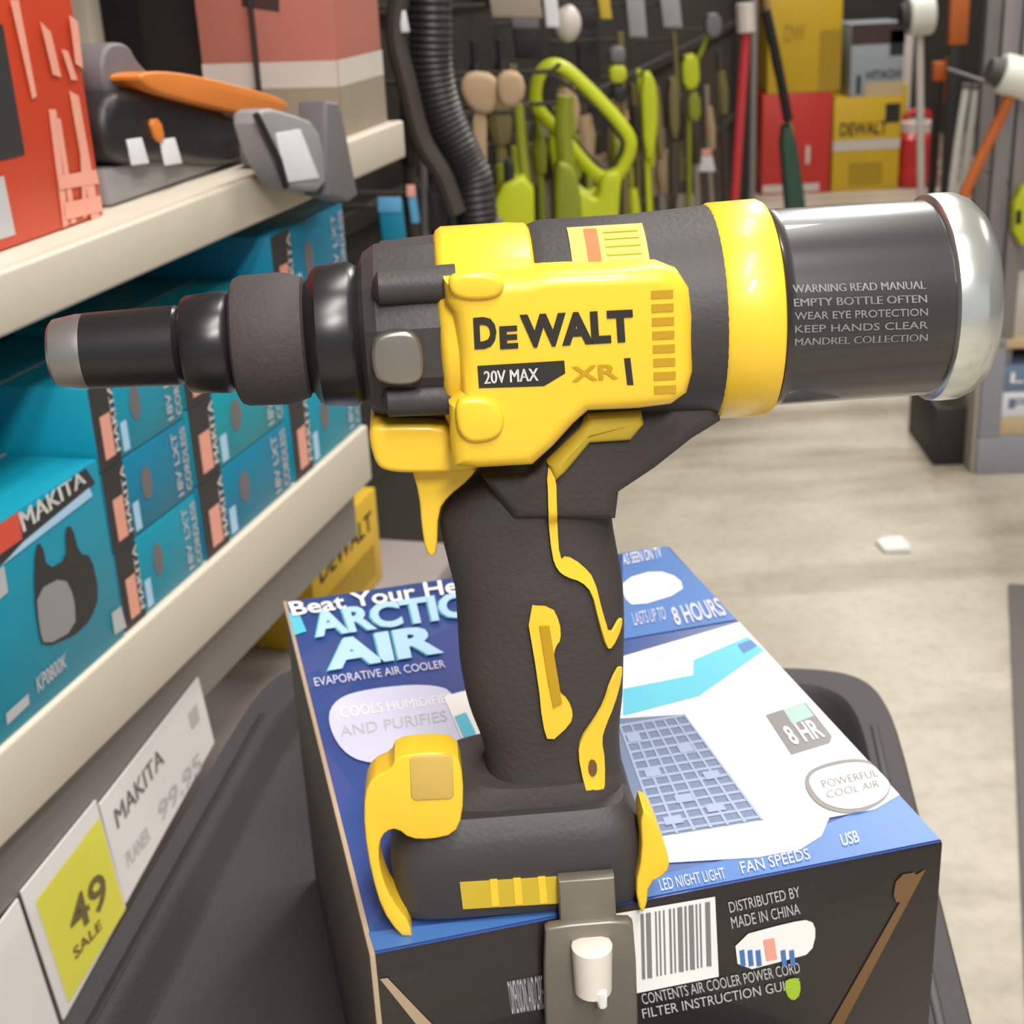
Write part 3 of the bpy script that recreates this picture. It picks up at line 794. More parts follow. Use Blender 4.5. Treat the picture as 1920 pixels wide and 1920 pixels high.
# upper shelf: boxless grey tool with an orange top
f1 = Frame(SF.m @ Vector((sz(330, 330, .06)[0], .085, UP + .0008)), SF.rz)
def on_f(fr, pts, y): return fr.xz(pts, y)
gt = thing('cordless_saw', 'unboxed grey cordless saw with an orange cover beside the red orange carton', 'power tool', f1)
SX = sz(330, 330, .06)[0]
G = lambda pts, y=0: [(max(x, x1o + .004 - SX), max(z, .0005)) for x, z in f1.xz(pts, y)]
obj('motor_body', prism(smooth_poly(G([(186, 180), (240, 165), (330, 172), (420, 210), (470, 240), (480, 320), (400, 316), (300, 300), (196, 312)], -.04)), -.045, .05, .012, 4), 'plastic_black', gt)
obj('orange_cover', prism(smooth_poly(G([(228, 138), (300, 132), (420, 158), (520, 186), (524, 208), (440, 216), (340, 192), (262, 170)], -.045)), -.055, .02, .008, 4), 'tool_orange', gt)
obj('gear_head', prism(smooth_poly(G([(190, 84), (240, 76), (262, 120), (300, 150), (264, 190), (200, 196)], -.03)), -.03, .05, .012, 4), 'plastic_grey', gt)
for a in (238, 300):
    tag(obj('rating_sticker', prism(G([(a, 262), (a + 28, 258), (a + 42, 306), (a + 12, 310)], -.046), -.0462, -.0440, .0005), 'sticker_white', gt), 'white sticker')
obj('lock_button', prism(smooth_poly(G([(278, 224), (296, 222), (306, 262), (292, 268)], -.046), 1), -.0485, -.043, .001), 'tool_orange', gt)
_, zz = 0, 0
t = bmesh.new(); zmin = 0; box(t, G([(200, 320)], -.035)[0][0], G([(450, 320)], -.035)[0][0], -.035, .04, 0, max(.01, G([(300, 290)], -.04)[0][1]), .004)
obj('saw_shoe', t, 'plastic_midgrey', gt)

# upper shelf: grey nailer hanging over the shelf edge, with a white sticker
f2 = Frame(SF.m @ Vector((sz(585, 330)[0], -.002, UP + .0008)), SF.rz)
nt_ = thing('battery_nailer', 'grey nailer with a white sticker overhanging the edge of the upper shelf', 'power tool', f2)
G2 = lambda pts, y=-.03: f2.xz(pts, y)
obj('magazine', prism(G2([(612, 190), (636, 192), (648, 240), (672, 366), (656, 378), (622, 366), (612, 300)]), -.030, -.003, .003), 'plastic_grey', nt_)
obj('handle_body', prism(smooth_poly(G2([(486, 215), (506, 200), (550, 212), (600, 230), (616, 300), (616, 360), (552, 356), (530, 330), (505, 280)]), 1), -.028, -.004, .004), 'plastic_midgrey', nt_)
obj('sticker', prism(G2([(520, 250), (566, 242), (602, 334), (542, 342)]), -.0288, -.027, .0004), 'sticker_white', nt_)
q = G2([(480, 215), (516, 300), (536, 350)]); obj('belt_clip', tube([(q[0][0], -.030, q[0][1]), (q[1][0], -.033, q[1][1]), (q[2][0], -.030, q[2][1])], .003, 10), 'plastic_black', nt_)
q = G2([(572, 230), (612, 260)]); t = bmesh.new(); box(t, q[0][0], q[1][0], -.02, .035, 0.0005, .024, .005); obj('rear_grip', t, 'plastic_grey', nt_)

# upper shelf: tall salmon carton with a pale band and a taupe foot
def salmon_print(r, hx, hy, h):
    for nm, q in (('front', lambda v0, v1, l: fq(hx, hy, h, 0, 1, v0, v1, l)), ('end', lambda v0, v1, l: [Vector((-hx - l, hy - 2 * hy * u, h * v)) for u, v in ((0, v0), (1, v0), (1, v1), (0, v1))])):
        t = bmesh.new(); sheet(t, q(.0, .145, .0004), 0); sheet(t, q(.145, .22, .0004), 1)
        obj('printed_band', t, ['panel_taupe', 'panel_white'], r, smooth=None)
    t = bmesh.new(); sheet(t, [Vector((-hx - .0006, hy - 2 * hy * u, h * v)) for u, v in ((.35, .38), (.62, .36), (.66, .55), (.5, .62), (.36, .52))], 0)
    obj('printed_picture', t, ['print_maroon'], r, smooth=None)
YS = min((abs(SF.at(372, 60, k * .005).x - (S1 - .135)), k * .005) for k in range(10, 75))[1]
carton('display_carton', 'tall salmon pink carton with a pale band at the far end of the upper shelf', 'box', S1 - .135, S1 - .008, .016, YS, UP + .0008, UP + .33, 'salmon', prints=salmon_print)
cord = thing('power_cord', 'thin black power cord looping down in front of the salmon carton', 'cord', Frame(SF.m @ Vector((S1 - .165, .09, UP + .0008)), SF.rz))
obj('cable', tube(spline([(0, 0, .0035), (.012, -.012, .0035), (.0, -.004, .02), (-.002, -.004, .12), (-.006, -.004, .22), (-.008, 0, .32)], 8), .003, 8), 'plastic_black', cord)
obj('plug', prism([(-.012, .001), (.012, .001), (.014, .03), (.006, .045), (-.006, .045), (-.014, .03)], .008, .03, .003), 'print_maroon', cord)

# price tags under the lower shelf
def price_tag(name, label, pts, mats, fn=None, y=.012):
    c = [SF.at(a, b, y) for a, b in pts]
    xm = sum(p.x for p in c) / 4; zm = min(p.z for p in c)
    fr = Frame(SF.m @ Vector((xm, y, zm)), SF.rz); r = thing(name, label, 'price tag', fr, 'price tags on the lower shelf edge')
    q = fr.xz(pts, 0); obj('card', prism(q, 0, .0012), mats[0], r)
    if fn:
        t = bmesh.new(); fn(t, lambda pp, l: [Vector((x, -l, z)) for x, z in fr.xz(pp, 0)])
        obj('print', t, mats[1:], r, smooth=None)
    return r
def tagA(t, g):
    text(t, 'MAKITA', *g([(220, 1555), (308, 1428), (300, 1398), (212, 1520)], .0004), mi=0)
    text(t, 'PLANER', *g([(240, 1628), (282, 1572), (276, 1546), (234, 1600)], .0004), mi=1)
    text(t, '99.95', *g([(300, 1545), (380, 1440), (372, 1408), (294, 1510)], .0004), mi=1)
    sheet(t, g([(352, 1338), (368, 1318), (374, 1350), (360, 1368)], .0004), 1)
price_tag('price_tag', 'white price tag with grey lettering under the lower shelf edge', [(187, 1508), (236, 1694), (402, 1392), (372, 1270)], ['paper_white', 'ink_grey', 'ink_lightgrey'], tagA)
def tagB(t, g):
    sheet(t, g([(66, 1690), (128, 1880), (234, 1706), (186, 1532)], .0004), 0)
    text(t, '49', *g([(136, 1760), (206, 1690), (190, 1628), (122, 1700)], .0007), mi=1)
    text(t, 'SALE', *g([(140, 1800), (190, 1740), (186, 1722), (134, 1780)], .0007), mi=2)
price_tag('price_tag', 'yellow and white sale price tag under the lower shelf edge', [(40, 1672), (120, 1912), (236, 1702), (180, 1500)], ['paper_white', 'tag_yellow', 'olive', 'ink_brown'], tagB)
price_tag('price_tag', 'blank whitish price tag in the lower left corner of the view', [(-90, 1850), (-60, 2080), (112, 1925), (34, 1685)], ['paper_white', 'ink_lightgrey'], None)

# yellow cartons on the base deck beyond
def y_print(r, hx, hy, h):
    t = bmesh.new(); text(t, 'DEWALT', *fq(hx, hy, h, .1, .9, .62, .82, .0005), mi=0); sheet(t, fq(hx, hy, h, .1, .9, .12, .45, .0004), 1)
    obj('lettering', t, ['ink_black', 'carton_yellow_dark'], r, smooth=None)
xa, xb = SF.at(588, 1120, .1).x, SF.at(716, 1060, .1).x
def ydeck(r, hx, hy, h):
    y_print(r, hx, hy, h)
carton('tool_carton', 'small yellow carton on the shaded shelf below the teal cartons', 'box', xa, xb, .10, .24, .6006, SF.at(655, 962, .1).z, 'yellow_carton_near', prints=ydeck)

# ------------------------------------------------------------------ garden tool rack further along the run
PY = .30
RS0, RS1 = S1 + .06, SF.at(1376, 200, PY).x
rack = thing('tool_rack', 'dark pegboard rack hung with lime green garden tools behind the rivet tool', 'rack', SF)
t = bmesh.new(); box(t, RS0, RS1, PY, PY + .03, .06, 1.9, .002); obj('pegboard', t, 'rack_dark', rack)
for z in (.55, .95, 1.25, 1.5):
    t = bmesh.new(); box(t, RS0, RS1, PY - .012, PY + .001, z, z + .03, .002); obj('rail', t, 'rack_dark', rack)
pp = SF.at(1400, 200, PY - .05)
for xx in (RS0 + .03, RS1 + .04):
    t = bmesh.new(); box(t, xx - .035, xx + .035, PY - .07, PY + .03, 0, 1.95, .004); obj('post', t, 'rack_dark', rack)
t = bmesh.new(); box(t, RS1 + .08, RS1 + .13, PY - .09, PY - .04, 0, 1.95, .004); obj('post', t, 'metal_post', rack)

def hung(name, label, cat, px, py, y, group=None):
    p = SF.at(px, py, y); w = SF.m @ p
    fr = Frame(w, 0); r = thing(name, label, cat, fr, group); return r, fr
def hook(px, py, y):
    p = SF.at(px, py, y)
    t = tube([(p.x, y - .015, p.z + .012), (p.x, y, p.z), (p.x, PY + .002, p.z)], .004, 8)
    obj('peg_hook', t, 'rack_brown', rack)
def pr(fr, pts, y0, y1, bev=.004, sm=1):
    q = fr.xz(pts, (y0 + y1) / 2 if False else y0); return prism(smooth_poly(q, sm) if sm else q, y0, y1, bev)
def rod(fr, pts, r, y=0, n=4, seg=10):
    q = [Vector((p.x, y, p.z)) for p in (fr.at(a, b, y) for a, b in pts)]
    return tube(spline(q, n) if len(q) > 2 else q, r, seg)
TG = 'lime green garden tools on the rack'
# hedge trimmer with the big loop handle
r, f = hung('hedge_trimmer', 'lime green hedge trimmer with a large open loop handle hanging on the rack', 'garden tool', 1120, 420, .06, TG)
lp = [(1004, 178), (1012, 140), (1034, 122), (1064, 132), (1120, 184), (1172, 244), (1182, 278), (1166, 318), (1142, 336), (1108, 318), (1056, 258), (1012, 208)]
q = [Vector((p.x, 0, p.z)) for p in (f.at(a, b) for a, b in lp)]
obj('loop_handle', tube(spline(q, 5, True), .0105, 14, closed=True, flat=1.3), 'lime', r)
q = [Vector((p.x, 0, p.z)) for p in (f.at(a, b) for a, b in [(1020, 180), (1026, 152), (1042, 144), (1110, 200), (1162, 258), (1164, 282), (1144, 314), (1112, 300), (1060, 240)])]
obj('handle_grip', tube(spline(q, 5, True), .0035, 10, closed=True), 'plastic_black', r)
obj('motor_body', pr(f, [(1128, 328), (1166, 318), (1162, 380), (1158, 440), (1120, 460), (1046, 440), (1046, 380), (1080, 350), (1110, 372), (1124, 372)], -.035, .05, .010), 'lime', r)
obj('blade', pr(f, [(1096, 440), (1130, 440), (1130, 760), (1096, 760)], -.004, .004, .001, 0), 'steel_grey', r)
hook(1034, 134, .06)
def trimmer(label, px, y, shaft, body, extra=None, head=None, m='lime', gm='plastic_black', sm='lime_dark', rs=.008):
    r, f = hung('string_trimmer', label, 'garden tool', px, 440, y, TG)
    obj('shaft', rod(f, shaft, rs), sm, r)
    obj('motor_body', pr(f, body, -.03, .035, .008), m, r)
    if extra: obj('grip', pr(f, extra, -.02, .02, .006), gm, r)
    if head: obj('battery_housing', pr(f, head, -.03, .03, .006), 'plastic_grey', r)
    hook(shaft[0][0], max(12, shaft[0][1] + 14), y); return r, f
trimmer('lime string trimmer with a long straight shaft left of the loop handled trimmer', 960, .10, [(972, 196), (980, 300), (992, 400), (1000, 600)], [(925, 356), (1000, 320), (1004, 470), (925, 470)], [(944, 300), (962, 300), (966, 352), (946, 356)])
trimmer('olive shafted trimmer with a small square lime head right of the loop handle', 1160, .14, [(1162, 60), (1168, 200), (1176, 520)], [(1142, 122), (1174, 122), (1176, 156), (1144, 158)], [(1146, 160), (1174, 160), (1176, 190), (1150, 192)], [(1144, 90), (1172, 86), (1174, 118), (1144, 120)], sm='olive')
trimmer('slim lime trimmer standing upright in the middle of the rack', 1215, .16, [(1196, 130), (1210, 250), (1222, 520)], [(1200, 140), (1226, 134), (1236, 210), (1226, 300), (1208, 300)], [(1226, 150), (1240, 170), (1246, 300), (1232, 300)], sm='lime', gm='olive')
trimmer('lime trimmer with a bent neck and block shaped head near the rack end', 1300, .17, [(1334, 40), (1318, 90), (1298, 140), (1292, 260), (1294, 520)], [(1278, 108), (1310, 100), (1314, 165), (1282, 172)], [(1290, 175), (1312, 172), (1316, 226), (1292, 228)], [(1322, 28), (1352, 24), (1354, 68), (1326, 72)], gm='lime_dark')
trimmer('dark olive trimmer with a twisted cable near the rack end', 1262, .19, [(1262, 60), (1270, 180), (1258, 300), (1266, 520)], [(1252, 150), (1272, 146), (1276, 260), (1256, 262)], [(1256, 262), (1274, 262), (1272, 400), (1258, 400)], m='olive', sm='olive', gm='rack_brown')
# lime body with blower tube
r, f = hung('leaf_blower', 'lime leaf blower body low on the rack left of the hedge trimmer blade', 'garden tool', 1060, 440, .09, TG)
obj('fan_housing', pr(f, [(1040, 320), (1050, 300), (1080, 318), (1092, 380), (1090, 460), (1040, 460)], -.03, .04, .01), 'lime_dark', r)
obj('tube', rod(f, [(1060, 180), (1056, 240), (1064, 330)], .016), 'lime_dark', r); hook(1060, 194, .09)
# big black vacuum hose
r, f = hung('vacuum_hose', 'thick black hose drooping at the near end of the rack', 'hose', 850, 430, .10)
q = [Vector((p.x, 0, p.z)) for p in (f.at(a, b) for a, b in [(806, -60), (806, 40), (808, 130), (826, 210), (858, 280), (884, 340), (896, 420)])]
path = spline(q, 14); obj('hose_wall', tube(path, [.031 if k % 2 else .028 for k in range(len(path))], 20), 'plastic_black', r)
obj('cuff', tube([q[-1], q[-1] + Vector((.006, 0, -.05))], .036, 20), 'plastic_grey', r); hook(806, 20, .14)
# black strap
r, f = hung('harness_strap', 'black webbing harness hanging between the cream shelf end and the hose', 'strap', 750, 420, .16)
obj('webbing', rod(f, [(756, -40), (742, 60), (764, 160), (790, 260), (830, 330), (856, 400)], .014, 0, 6), 'rack_brown', r)
obj('buckle', pr(f, [(744, 20), (760, 20), (768, 60), (752, 62)], -.012, -.004, .002, 0), 'sticker_white', r); hook(756, 12, .16)
# tan glove / pouch
r, f = hung('tool_pouch', 'tan leather tool pouch with a long tail hanging beside the black hose', 'pouch', 910, 420, .08)
obj('pouch_body', pr(f, [(860, 160), (880, 136), (928, 142), (936, 176), (926, 214), (896, 216), (872, 196)], -.02, .03, .008), 'tan_leather', r)
obj('side_pocket', pr(f, [(930, 150), (950, 134), (978, 140), (988, 172), (972, 202), (944, 204), (932, 184)], -.03, .02, .008), 'tan_leather', r)
obj('tail_strap', pr(f, [(884, 196), (914, 210), (912, 280), (918, 420), (902, 420), (890, 320)], -.012, .012, .004), 'tan_leather', r); hook(930, 150, .08)
# dense row of slim tools at the back of the rack
def slim(name, label, cat, group, x0, x1, y, z0, r_, m, gm, bulge):
    r, f = hung(name, label, cat, (x0 + x1) / 2, 430, y, group)
    obj('shaft', rod(f, [(x0, z0), ((x0 + x1) / 2 + bulge, z0 + 160), (x1, 520)], r_), m, r)
    a = f.at(x0 + 4, z0 + 40); b = f.at(x0 + 10, z0 + 120)
    obj('grip', tube([(a.x, 0, a.z), ((a.x + b.x) / 2, 0, (a.z + b.z) / 2), (b.x, 0, b.z)], [r_ * 1.5, r_ * 2.2, r_ * 1.5], 10), gm, r)
rg = random.Random(3)
for k in range(17):
    x = 932 + k * 26 + rg.uniform(-6, 6)
    slim('tool_shaft', 'olive brown tool shaft in the dense row hung at the back of the rack', 'garden tool', 'olive shafts at the back of the rack', x, x + rg.uniform(8, 22), .22 + .04 * (k % 2), rg.uniform(90, 250), rg.uniform(.008, .014), rg.choice(['olive', 'rack_brown', 'panel_taupe', 'olive']), rg.choice(['olive', 'lime_dark', 'tan_leather', 'rack_brown']), rg.uniform(-5, 5))
for k in range(9):
    x = 940 + k * 34 + rg.uniform(-8, 8)
    slim('weeder', 'slim lime green weeder among the olive shafts on the rack', 'garden tool', 'slim lime weeders on the rack', x, x + rg.uniform(6, 20), .19, rg.uniform(180, 320), rg.uniform(.006, .010), 'lime_dark', rg.choice(['lime', 'lime_dark']), rg.uniform(-4, 4))
for k in range(12):
    x = 760 + k * 16 + rg.uniform(-4, 4)
    slim('tool_shaft', 'charcoal tool shaft in the row hung behind the black hose', 'garden tool', 'charcoal shafts behind the hose', x, x + rg.uniform(8, 22), .23, rg.uniform(60, 330), rg.uniform(.006, .012), rg.choice(['plastic_black', 'rack_brown', 'plastic_grey']), 'plastic_black', rg.uniform(-4, 4))
# upper hanging goods
def pack(label, px0, py0, px1, py1, y, m, m2, cat='package', name='hanging_package', lean=8):
    r, f = hung(name, label, cat, (px0 + px1) / 2, py1, y, 'packages hung along the top of the rack')
    obj('pack_body', pr(f, [(px0, py0), (px1, py0), (px1 + lean, py1), (px0 + lean, py1)], -.02, .02, .004, 0), m, r)
    h = (py1 - py0)
    obj('header_card', pr(f, [(px0, py0 - h * .18), (px1, py0 - h * .18), (px1 + 1, py0 + h * .18), (px0 + 1, py0 + h * .18)], -.0215, -.0195, .0003, 0), m2, r)
    hook((px0 + px1) / 2, max(8, py0 + 4), y)
pack('taupe package hanging at the top edge above the pouch', 914, -20, 1010, 34, .10, 'panel_taupe', 'panel_white')
pack('narrow white package hanging beside the round pale knob', 1016, -30, 1042, 52, .11, 'sticker_white', 'panel_white')
pack('grey package hanging over the square lime head', 1172, -20, 1206, 70, .16, 'plastic_midgrey', 'plastic_grey')
pack('darker grey package hanging right of the first grey one', 1236, -20, 1272, 52, .17, 'plastic_midgrey', 'olive')
pack('amber trimmed dark package at the top of the rack', 1118, -20, 1140, 36, .15, 'label_yellow', 'plastic_black')
pack('small white printed tag card low at the rack end', 1302, 286, 1334, 322, .20, 'sticker_white', 'ink_pink')
pack('pinkish brown card hanging in front of the olive shafts', 1148, 190, 1172, 226, .15, 'ink_pink', 'panel_taupe')
pack('blue carded package at the near end of the rack', 708, 384, 752, 462, .14, 'teal_deep', 'ink_skyblue')
pack('slim blue and red carded package beside the blue one', 762, 358, 778, 420, .15, 'ink_skyblue', 'ink_pink')
pack('brownish grey package hanging below the pouch on the right', 1250, 350, 1300, 420, .22, 'panel_taupe', 'rack_brown')
pack('black package behind the pouch tail', 926, 215, 960, 300, .22, 'plastic_black', 'rack_brown')
pack('dark grey package hung left of the round knob', 960, 40, 1010, 110, .24, 'plastic_black', 'plastic_grey')
pack('dark package hung right of the round knob', 1078, 30, 1120, 150, .24, 'plastic_black', 'plastic_black')
r, f = hung('round_knob', 'round pale knob hanging near the top of the rack', 'knob', 1062, 78, .12)
c0 = f.at(1064, 44); obj('ball', lathe([(c0.z + .034 * math.sin(a), max(.001, .026 * math.cos(a))) for a in [-1.55 + k * .31 for k in range(11)]], 24, 'z', cx=c0.x), 'panel_white', r)
obj('stem', rod(f, [(1058, -30), (1062, 30)], .005), 'plastic_grey', r); hook(1058, 6, .12)

# ------------------------------------------------------------------ poles standing by the rack end
def leaner(name, label, cat, top, bot_depth, bot_px, parts, group=None):
    b = at_depth(*bot_px, bot_depth); fr = Frame((b.x, b.y, 0), 0); r = thing(name, label, cat, fr, group); return r, fr
def floor_frame(px, py): p = on_z(px, py, 0); return Frame(p, 0)
f = floor_frame(1356, 770); r = thing('broom', 'red broom handle with a pale cap standing against the rack end post', 'broom', f)
obj('handle', rod(f, [(1399, 60), (1386, 240), (1376, 400), (1356, 700)], .014), 'pole_red', r)
obj('cap', rod(f, [(1397, 6), (1399, 60)], .026), 'panel_white', r)
obj('brush_head', pr(f, [(1330, 690), (1382, 690), (1392, 766), (1320, 768)], -.04, .04, .01), 'plastic_black', r)
f = floor_frame(1520, 650); r = thing('patio_umbrella', 'closed green sleeved umbrella with a wooden pole standing in front of the red carton', 'umbrella', f)
obj('pole', rod(f, [(1434, -30), (1452, 110), (1480, 240), (1520, 648)], .012), 'wood', r)
obj('sleeve', pr(f, [(1462, 236), (1490, 232), (1512, 380), (1530, 560), (1490, 560), (1474, 380)], -.03, .03, .014), 'green_sleeve', r)
obj('black_rib', rod(f, [(1436, 20), (1456, 110), (1478, 226)], .016, -.03), 'plastic_black', r)

# ------------------------------------------------------------------ stacked cartons at the far wall
KP = on_z(1626, 357, 0); KF = Frame(KP, 0)
kx = lambda px, py=200: KF.at(px, py).x
kz = lambda px, py: KF.at(px, py).z
def kprint(word, band=None, col='ink_black', u=(.08, .8), v=(.56, .68)):
    def pr_(r, hx, hy, h):
        t = bmesh.new()
        if word: text(t, word, *fq(hx, hy, h, u[0], u[1], v[0], v[1], .003), mi=0)
        if band: 
            for (m_i, u0, u1, v0, v1) in band: sheet(t, fq(hx, hy, h, u0, u1, v0, v1, .002), m_i)
        obj('print', t, [col, 'panel_white', 'carton_yellow_dark', 'print_maroon', 'carton_tan', 'ink_black'], r, smooth=None)
    return pr_
zr = kz(1500, 174)
carton('stacked_carton', 'red carton standing on the floor under the tall yellow carton', 'box', kx(1430), kx(1560), 0, .4, .001, zr, 'carton_red', frame=KF, bev=.004, prints=kprint(None, [(1, .02, .85, .02, .10), (1, .64, .70, .30, .48)]))
carton('stacked_carton', 'tall yellow carton stacked on the red carton', 'box', kx(1438), kx(1574), 0, .4, zr + .001, zr + .62, 'carton_yellow', frame=KF, bev=.004, prints=kprint('DW', [(2, .70, 1, 0, .5)], 'carton_yellow_dark', (.22, .5), (.42, .56)))
zy = kz(1626, 182)
carton('stacked_carton', 'yellow carton with black lettering standing on the floor at the far wall', 'box', kx(1564), kx(1691), 0, .4, .001, zy, 'carton_yellow', frame=KF, bev=.004,
       prints=kprint('DEWALT', [(1, 0, 1, .44, .55), (2, .25, .75, .06, .30), (5, .76, .98, .72, .92)], 'ink_black', (.10, .80), (.60, .74)))
carton('stacked_carton', 'grey blue carton with a dark red top band on the yellow lettered carton', 'box', kx(1593), kx(1692), .01, .36, zy + .001, kz(1640, 44), 'carton_greyblue', frame=KF, bev=.004,
       prints=kprint('HITACHI', [(3, 0, 1, .72, 1), (4, .3, .98, .0, .2), (5, .12, .2, .04, .3), (5, .72, .98, .55, .9)], 'ink_black', (.3, .95), (.24, .36)))
carton('stacked_carton', 'small yellow carton just behind the red fuel can', 'box', kx(1694), kx(1730), .30, .56, .001, kz(1705, 168), 'carton_yellow', frame=KF, bev=.004)
carton('stacked_carton', 'plain greyish white carton behind the orange levels', 'box', kx(1714), kx(1768), .62, .90, .001, kz(1735, 74), 'panel_white', frame=KF, bev=.004)
gf = Frame(KF.m @ Vector((kx(1732), .10, .001)), 0)
gcan = thing('fuel_can', 'red plastic fuel can with a pale lid right of the yellow lettered carton', 'can', gf)
w = (kx(1771) - kx(1692)) / 2; hh = kz(1732, 250)
obj('can_body', loft([super_ring(-w * a, w * a, -.12 * a, .12 * a, z, 4, 40) for z, a in ((0, .9), (.02, 1), (hh * .35, 1), (hh * .42, .95), (hh * .5, 1), (hh * .9, .97), (hh, .75))]), 'gas_red', gcan)
obj('lid', lathe([(hh - .002, .10), (hh + .05, .10), (hh + .06, .08)], 28, 'z'), 'panel_white', gcan)
obj('handle', tube(spline([(-w * .6, 0, hh - .02), (-w * .5, 0, hh + .09), (w * .5, 0, hh + .09), (w * .6, 0, hh - .02)], 6), .018, 10), 'gas_red', gcan)

# ------------------------------------------------------------------ grey shelving at the right
RFp = on_z(1829, 890, 0); RF = Frame(RFp, R(-3))
ra = lambda px, py, y=0: RF.at(px, py, y)
shelf2 = thing('metal_shelf', 'grey metal shelf stand with upright posts at the right edge of the view', 'shelf', RF)
xl = 0.0; xr = .75
z1 = ra(1850, 700).z; 
t = bmesh.new(); box(t, xl, xr, 0, .5, .0, .10, .003); box(t, xl, xl + .055, 0, .5, .10, .36, .003)
obj('plinth', t, 'cabinet_grey', shelf2)
t = bmesh.new(); box(t, xl - .012, xl, .01, .5, 0.001, .34, .002); obj('side_panel', t, 'cabinet_side', shelf2)
def zr_(py, px=1890): return ra(px, py).z
zs = zr_(640)
t = bmesh.new(); box(t, xl, xr, .0, .5, zs - .02, zs, .002); obj('shelf_board', t, 'carton_tan', shelf2)
for a in (1868, 1905):
    x_ = ra(a, 420, .02).x
    t = bmesh.new(); box(t, x_ - .018, x_ + .018, .02, .05, .10, 1.9, .003); obj('post', t, 'metal_post', shelf2)
x_ = ra(1846, 300, .45).x
t = bmesh.new(); box(t, x_ - .02, x_ + .02, .45, .49, .10, 1.9, .003); obj('post', t, 'metal_post', shelf2)
x2 = ra(1868, 760).x
def rp(m): 
    def f_(r, hx, hy, h):
        t = bmesh.new(); text(t, 'LED BULBS' if m else 'PAINT', *fq(hx, hy, h, .05, .6, .35, .75, .002), mi=0); obj('print', t, ['ink_white' if m else 'ink_slate'], r, smooth=None)
    return f_
xe = .70
za, zb_, zc, zd = .101, zr_(784), zr_(738), zr_(688)
carton('shelf_carton', 'plain tan carton at the bottom of the grey metal shelf', 'box', x2, xe, .01, .3, za, zb_, 'carton_tan', frame=RF)
carton('shelf_carton', 'white lettered carton on the tan carton of the grey metal shelf', 'box', x2, xe, .01, .3, zb_ + .0005, zc, 'sticker_white', frame=RF, prints=rp(0))
carton('shelf_carton', 'blue grey lettered carton on the white lettered carton', 'box', x2, xe, .01, .3, zc + .0005, min(zd, zs - .022), 'carton_bluegrey', frame=RF, prints=rp(1))
carton('shelf_carton', 'cream carton on the board of the grey metal shelf behind the clear end cap', 'box', ra(1890, 600).x, xe, .06, .3, zs + .0005, zr_(560), 'panel_white', frame=RF)
# dark crate on the floor left of the metal shelf
cf = Frame(on_z(1796, 872, 0), R(-3))
cr_ = thing('floor_crate', 'black open crate on the floor beside the grey metal shelf', 'crate', cf)
for nm, b_ in (('front_wall', (-.065, .035, 0, .012, 0, .16)), ('side_wall', (-.065, -.055, .012, .3, 0, .16)), ('side_wall', (.025, .035, .012, .3, 0, .16)), ('bottom', (-.055, .025, .012, .3, 0, .012))):
    t = bmesh.new(); box(t, *b_, .002); obj(nm, t, 'rack_dark', cr_)
# lime packages on the metal shelf
def rs_hook(px, py, y):
    p = ra(px, py, y); obj('peg_hook', tube([(p.x, y, p.z), (p.x, .5, p.z)], .005, 8), 'metal_post', shelf2)
t = bmesh.new(); box(t, .12, xr, .49, .5, zs + .002, 1.9, .002); obj('back_panel', t, 'cabinet_grey', shelf2)
def rhang(name, label, cat, px, py, y):
    p = RF.m @ ra(px, py, y); fr = Frame(p, R(-3)); return thing(name, label, cat, fr), fr
r, f = rhang('safety_vest', 'lime yellow safety vest pack hanging at the right edge', 'vest', 1920, 462, .0)
obj('folded_vest', pr(f, [(1902, 352), (1960, 345), (1960, 460), (1900, 462)], -.02, .02, .008), 'lime', r)
obj('dark_strap', pr(f, [(1906, 395), (1916, 394), (1915, 420), (1905, 421)], -.023, -.018, .001, 0), 'plastic_black', r); rs_hook(1925, 362, .0)
# mallets
f = floor_frame(1790, 760)
def mallet(label, frame, head, handle, hm, group='white headed tools on long handles'):
    r = thing('rubber_mallet', label, 'mallet', frame, group)
    a, b, rad = head
    pa, pb = frame.at(*a), frame.at(*b)
    obj('head', tube([pa + (pb - pa) * -.02, pa, pa + (pb - pa) * .08, pa + (pb - pa) * .92, pb, pb + (pb - pa) * .02], [rad * .8, rad * .92, rad, rad, rad * .92, rad * .8], 28), 'mop_white', r)
    obj('head_collar', tube([pa.lerp(pb, .0) - (pb - pa) * .30, pa - (pb - pa) * .02], [rad * .55, rad * .75], 20), 'mop_grey', r)
    obj('handle', rod(frame, handle, .013), hm, r); return r
mf = Frame(at_depth(1800, 420, 4.2), 0)
mallet('white headed mallet with a red brown wooden handle hanging on the grey metal shelf', Frame(RF.m @ ra(1895, 380, -.06), 0), ((1876, 136), (1950, 156), .046), [(1902, 165), (1866, 240), (1810, 360), (1790, 430)], 'rust_orange')
rs_hook(1890, 168, -.06)
r = mallet('white headed mallet hanging high in front of the greyish white carton', Frame(on_z(1730, 640, 0), 0), ((1702, 30), (1748, 26), .062), [(1724, 50), (1726, 300), (1728, 630)], 'panel_white')
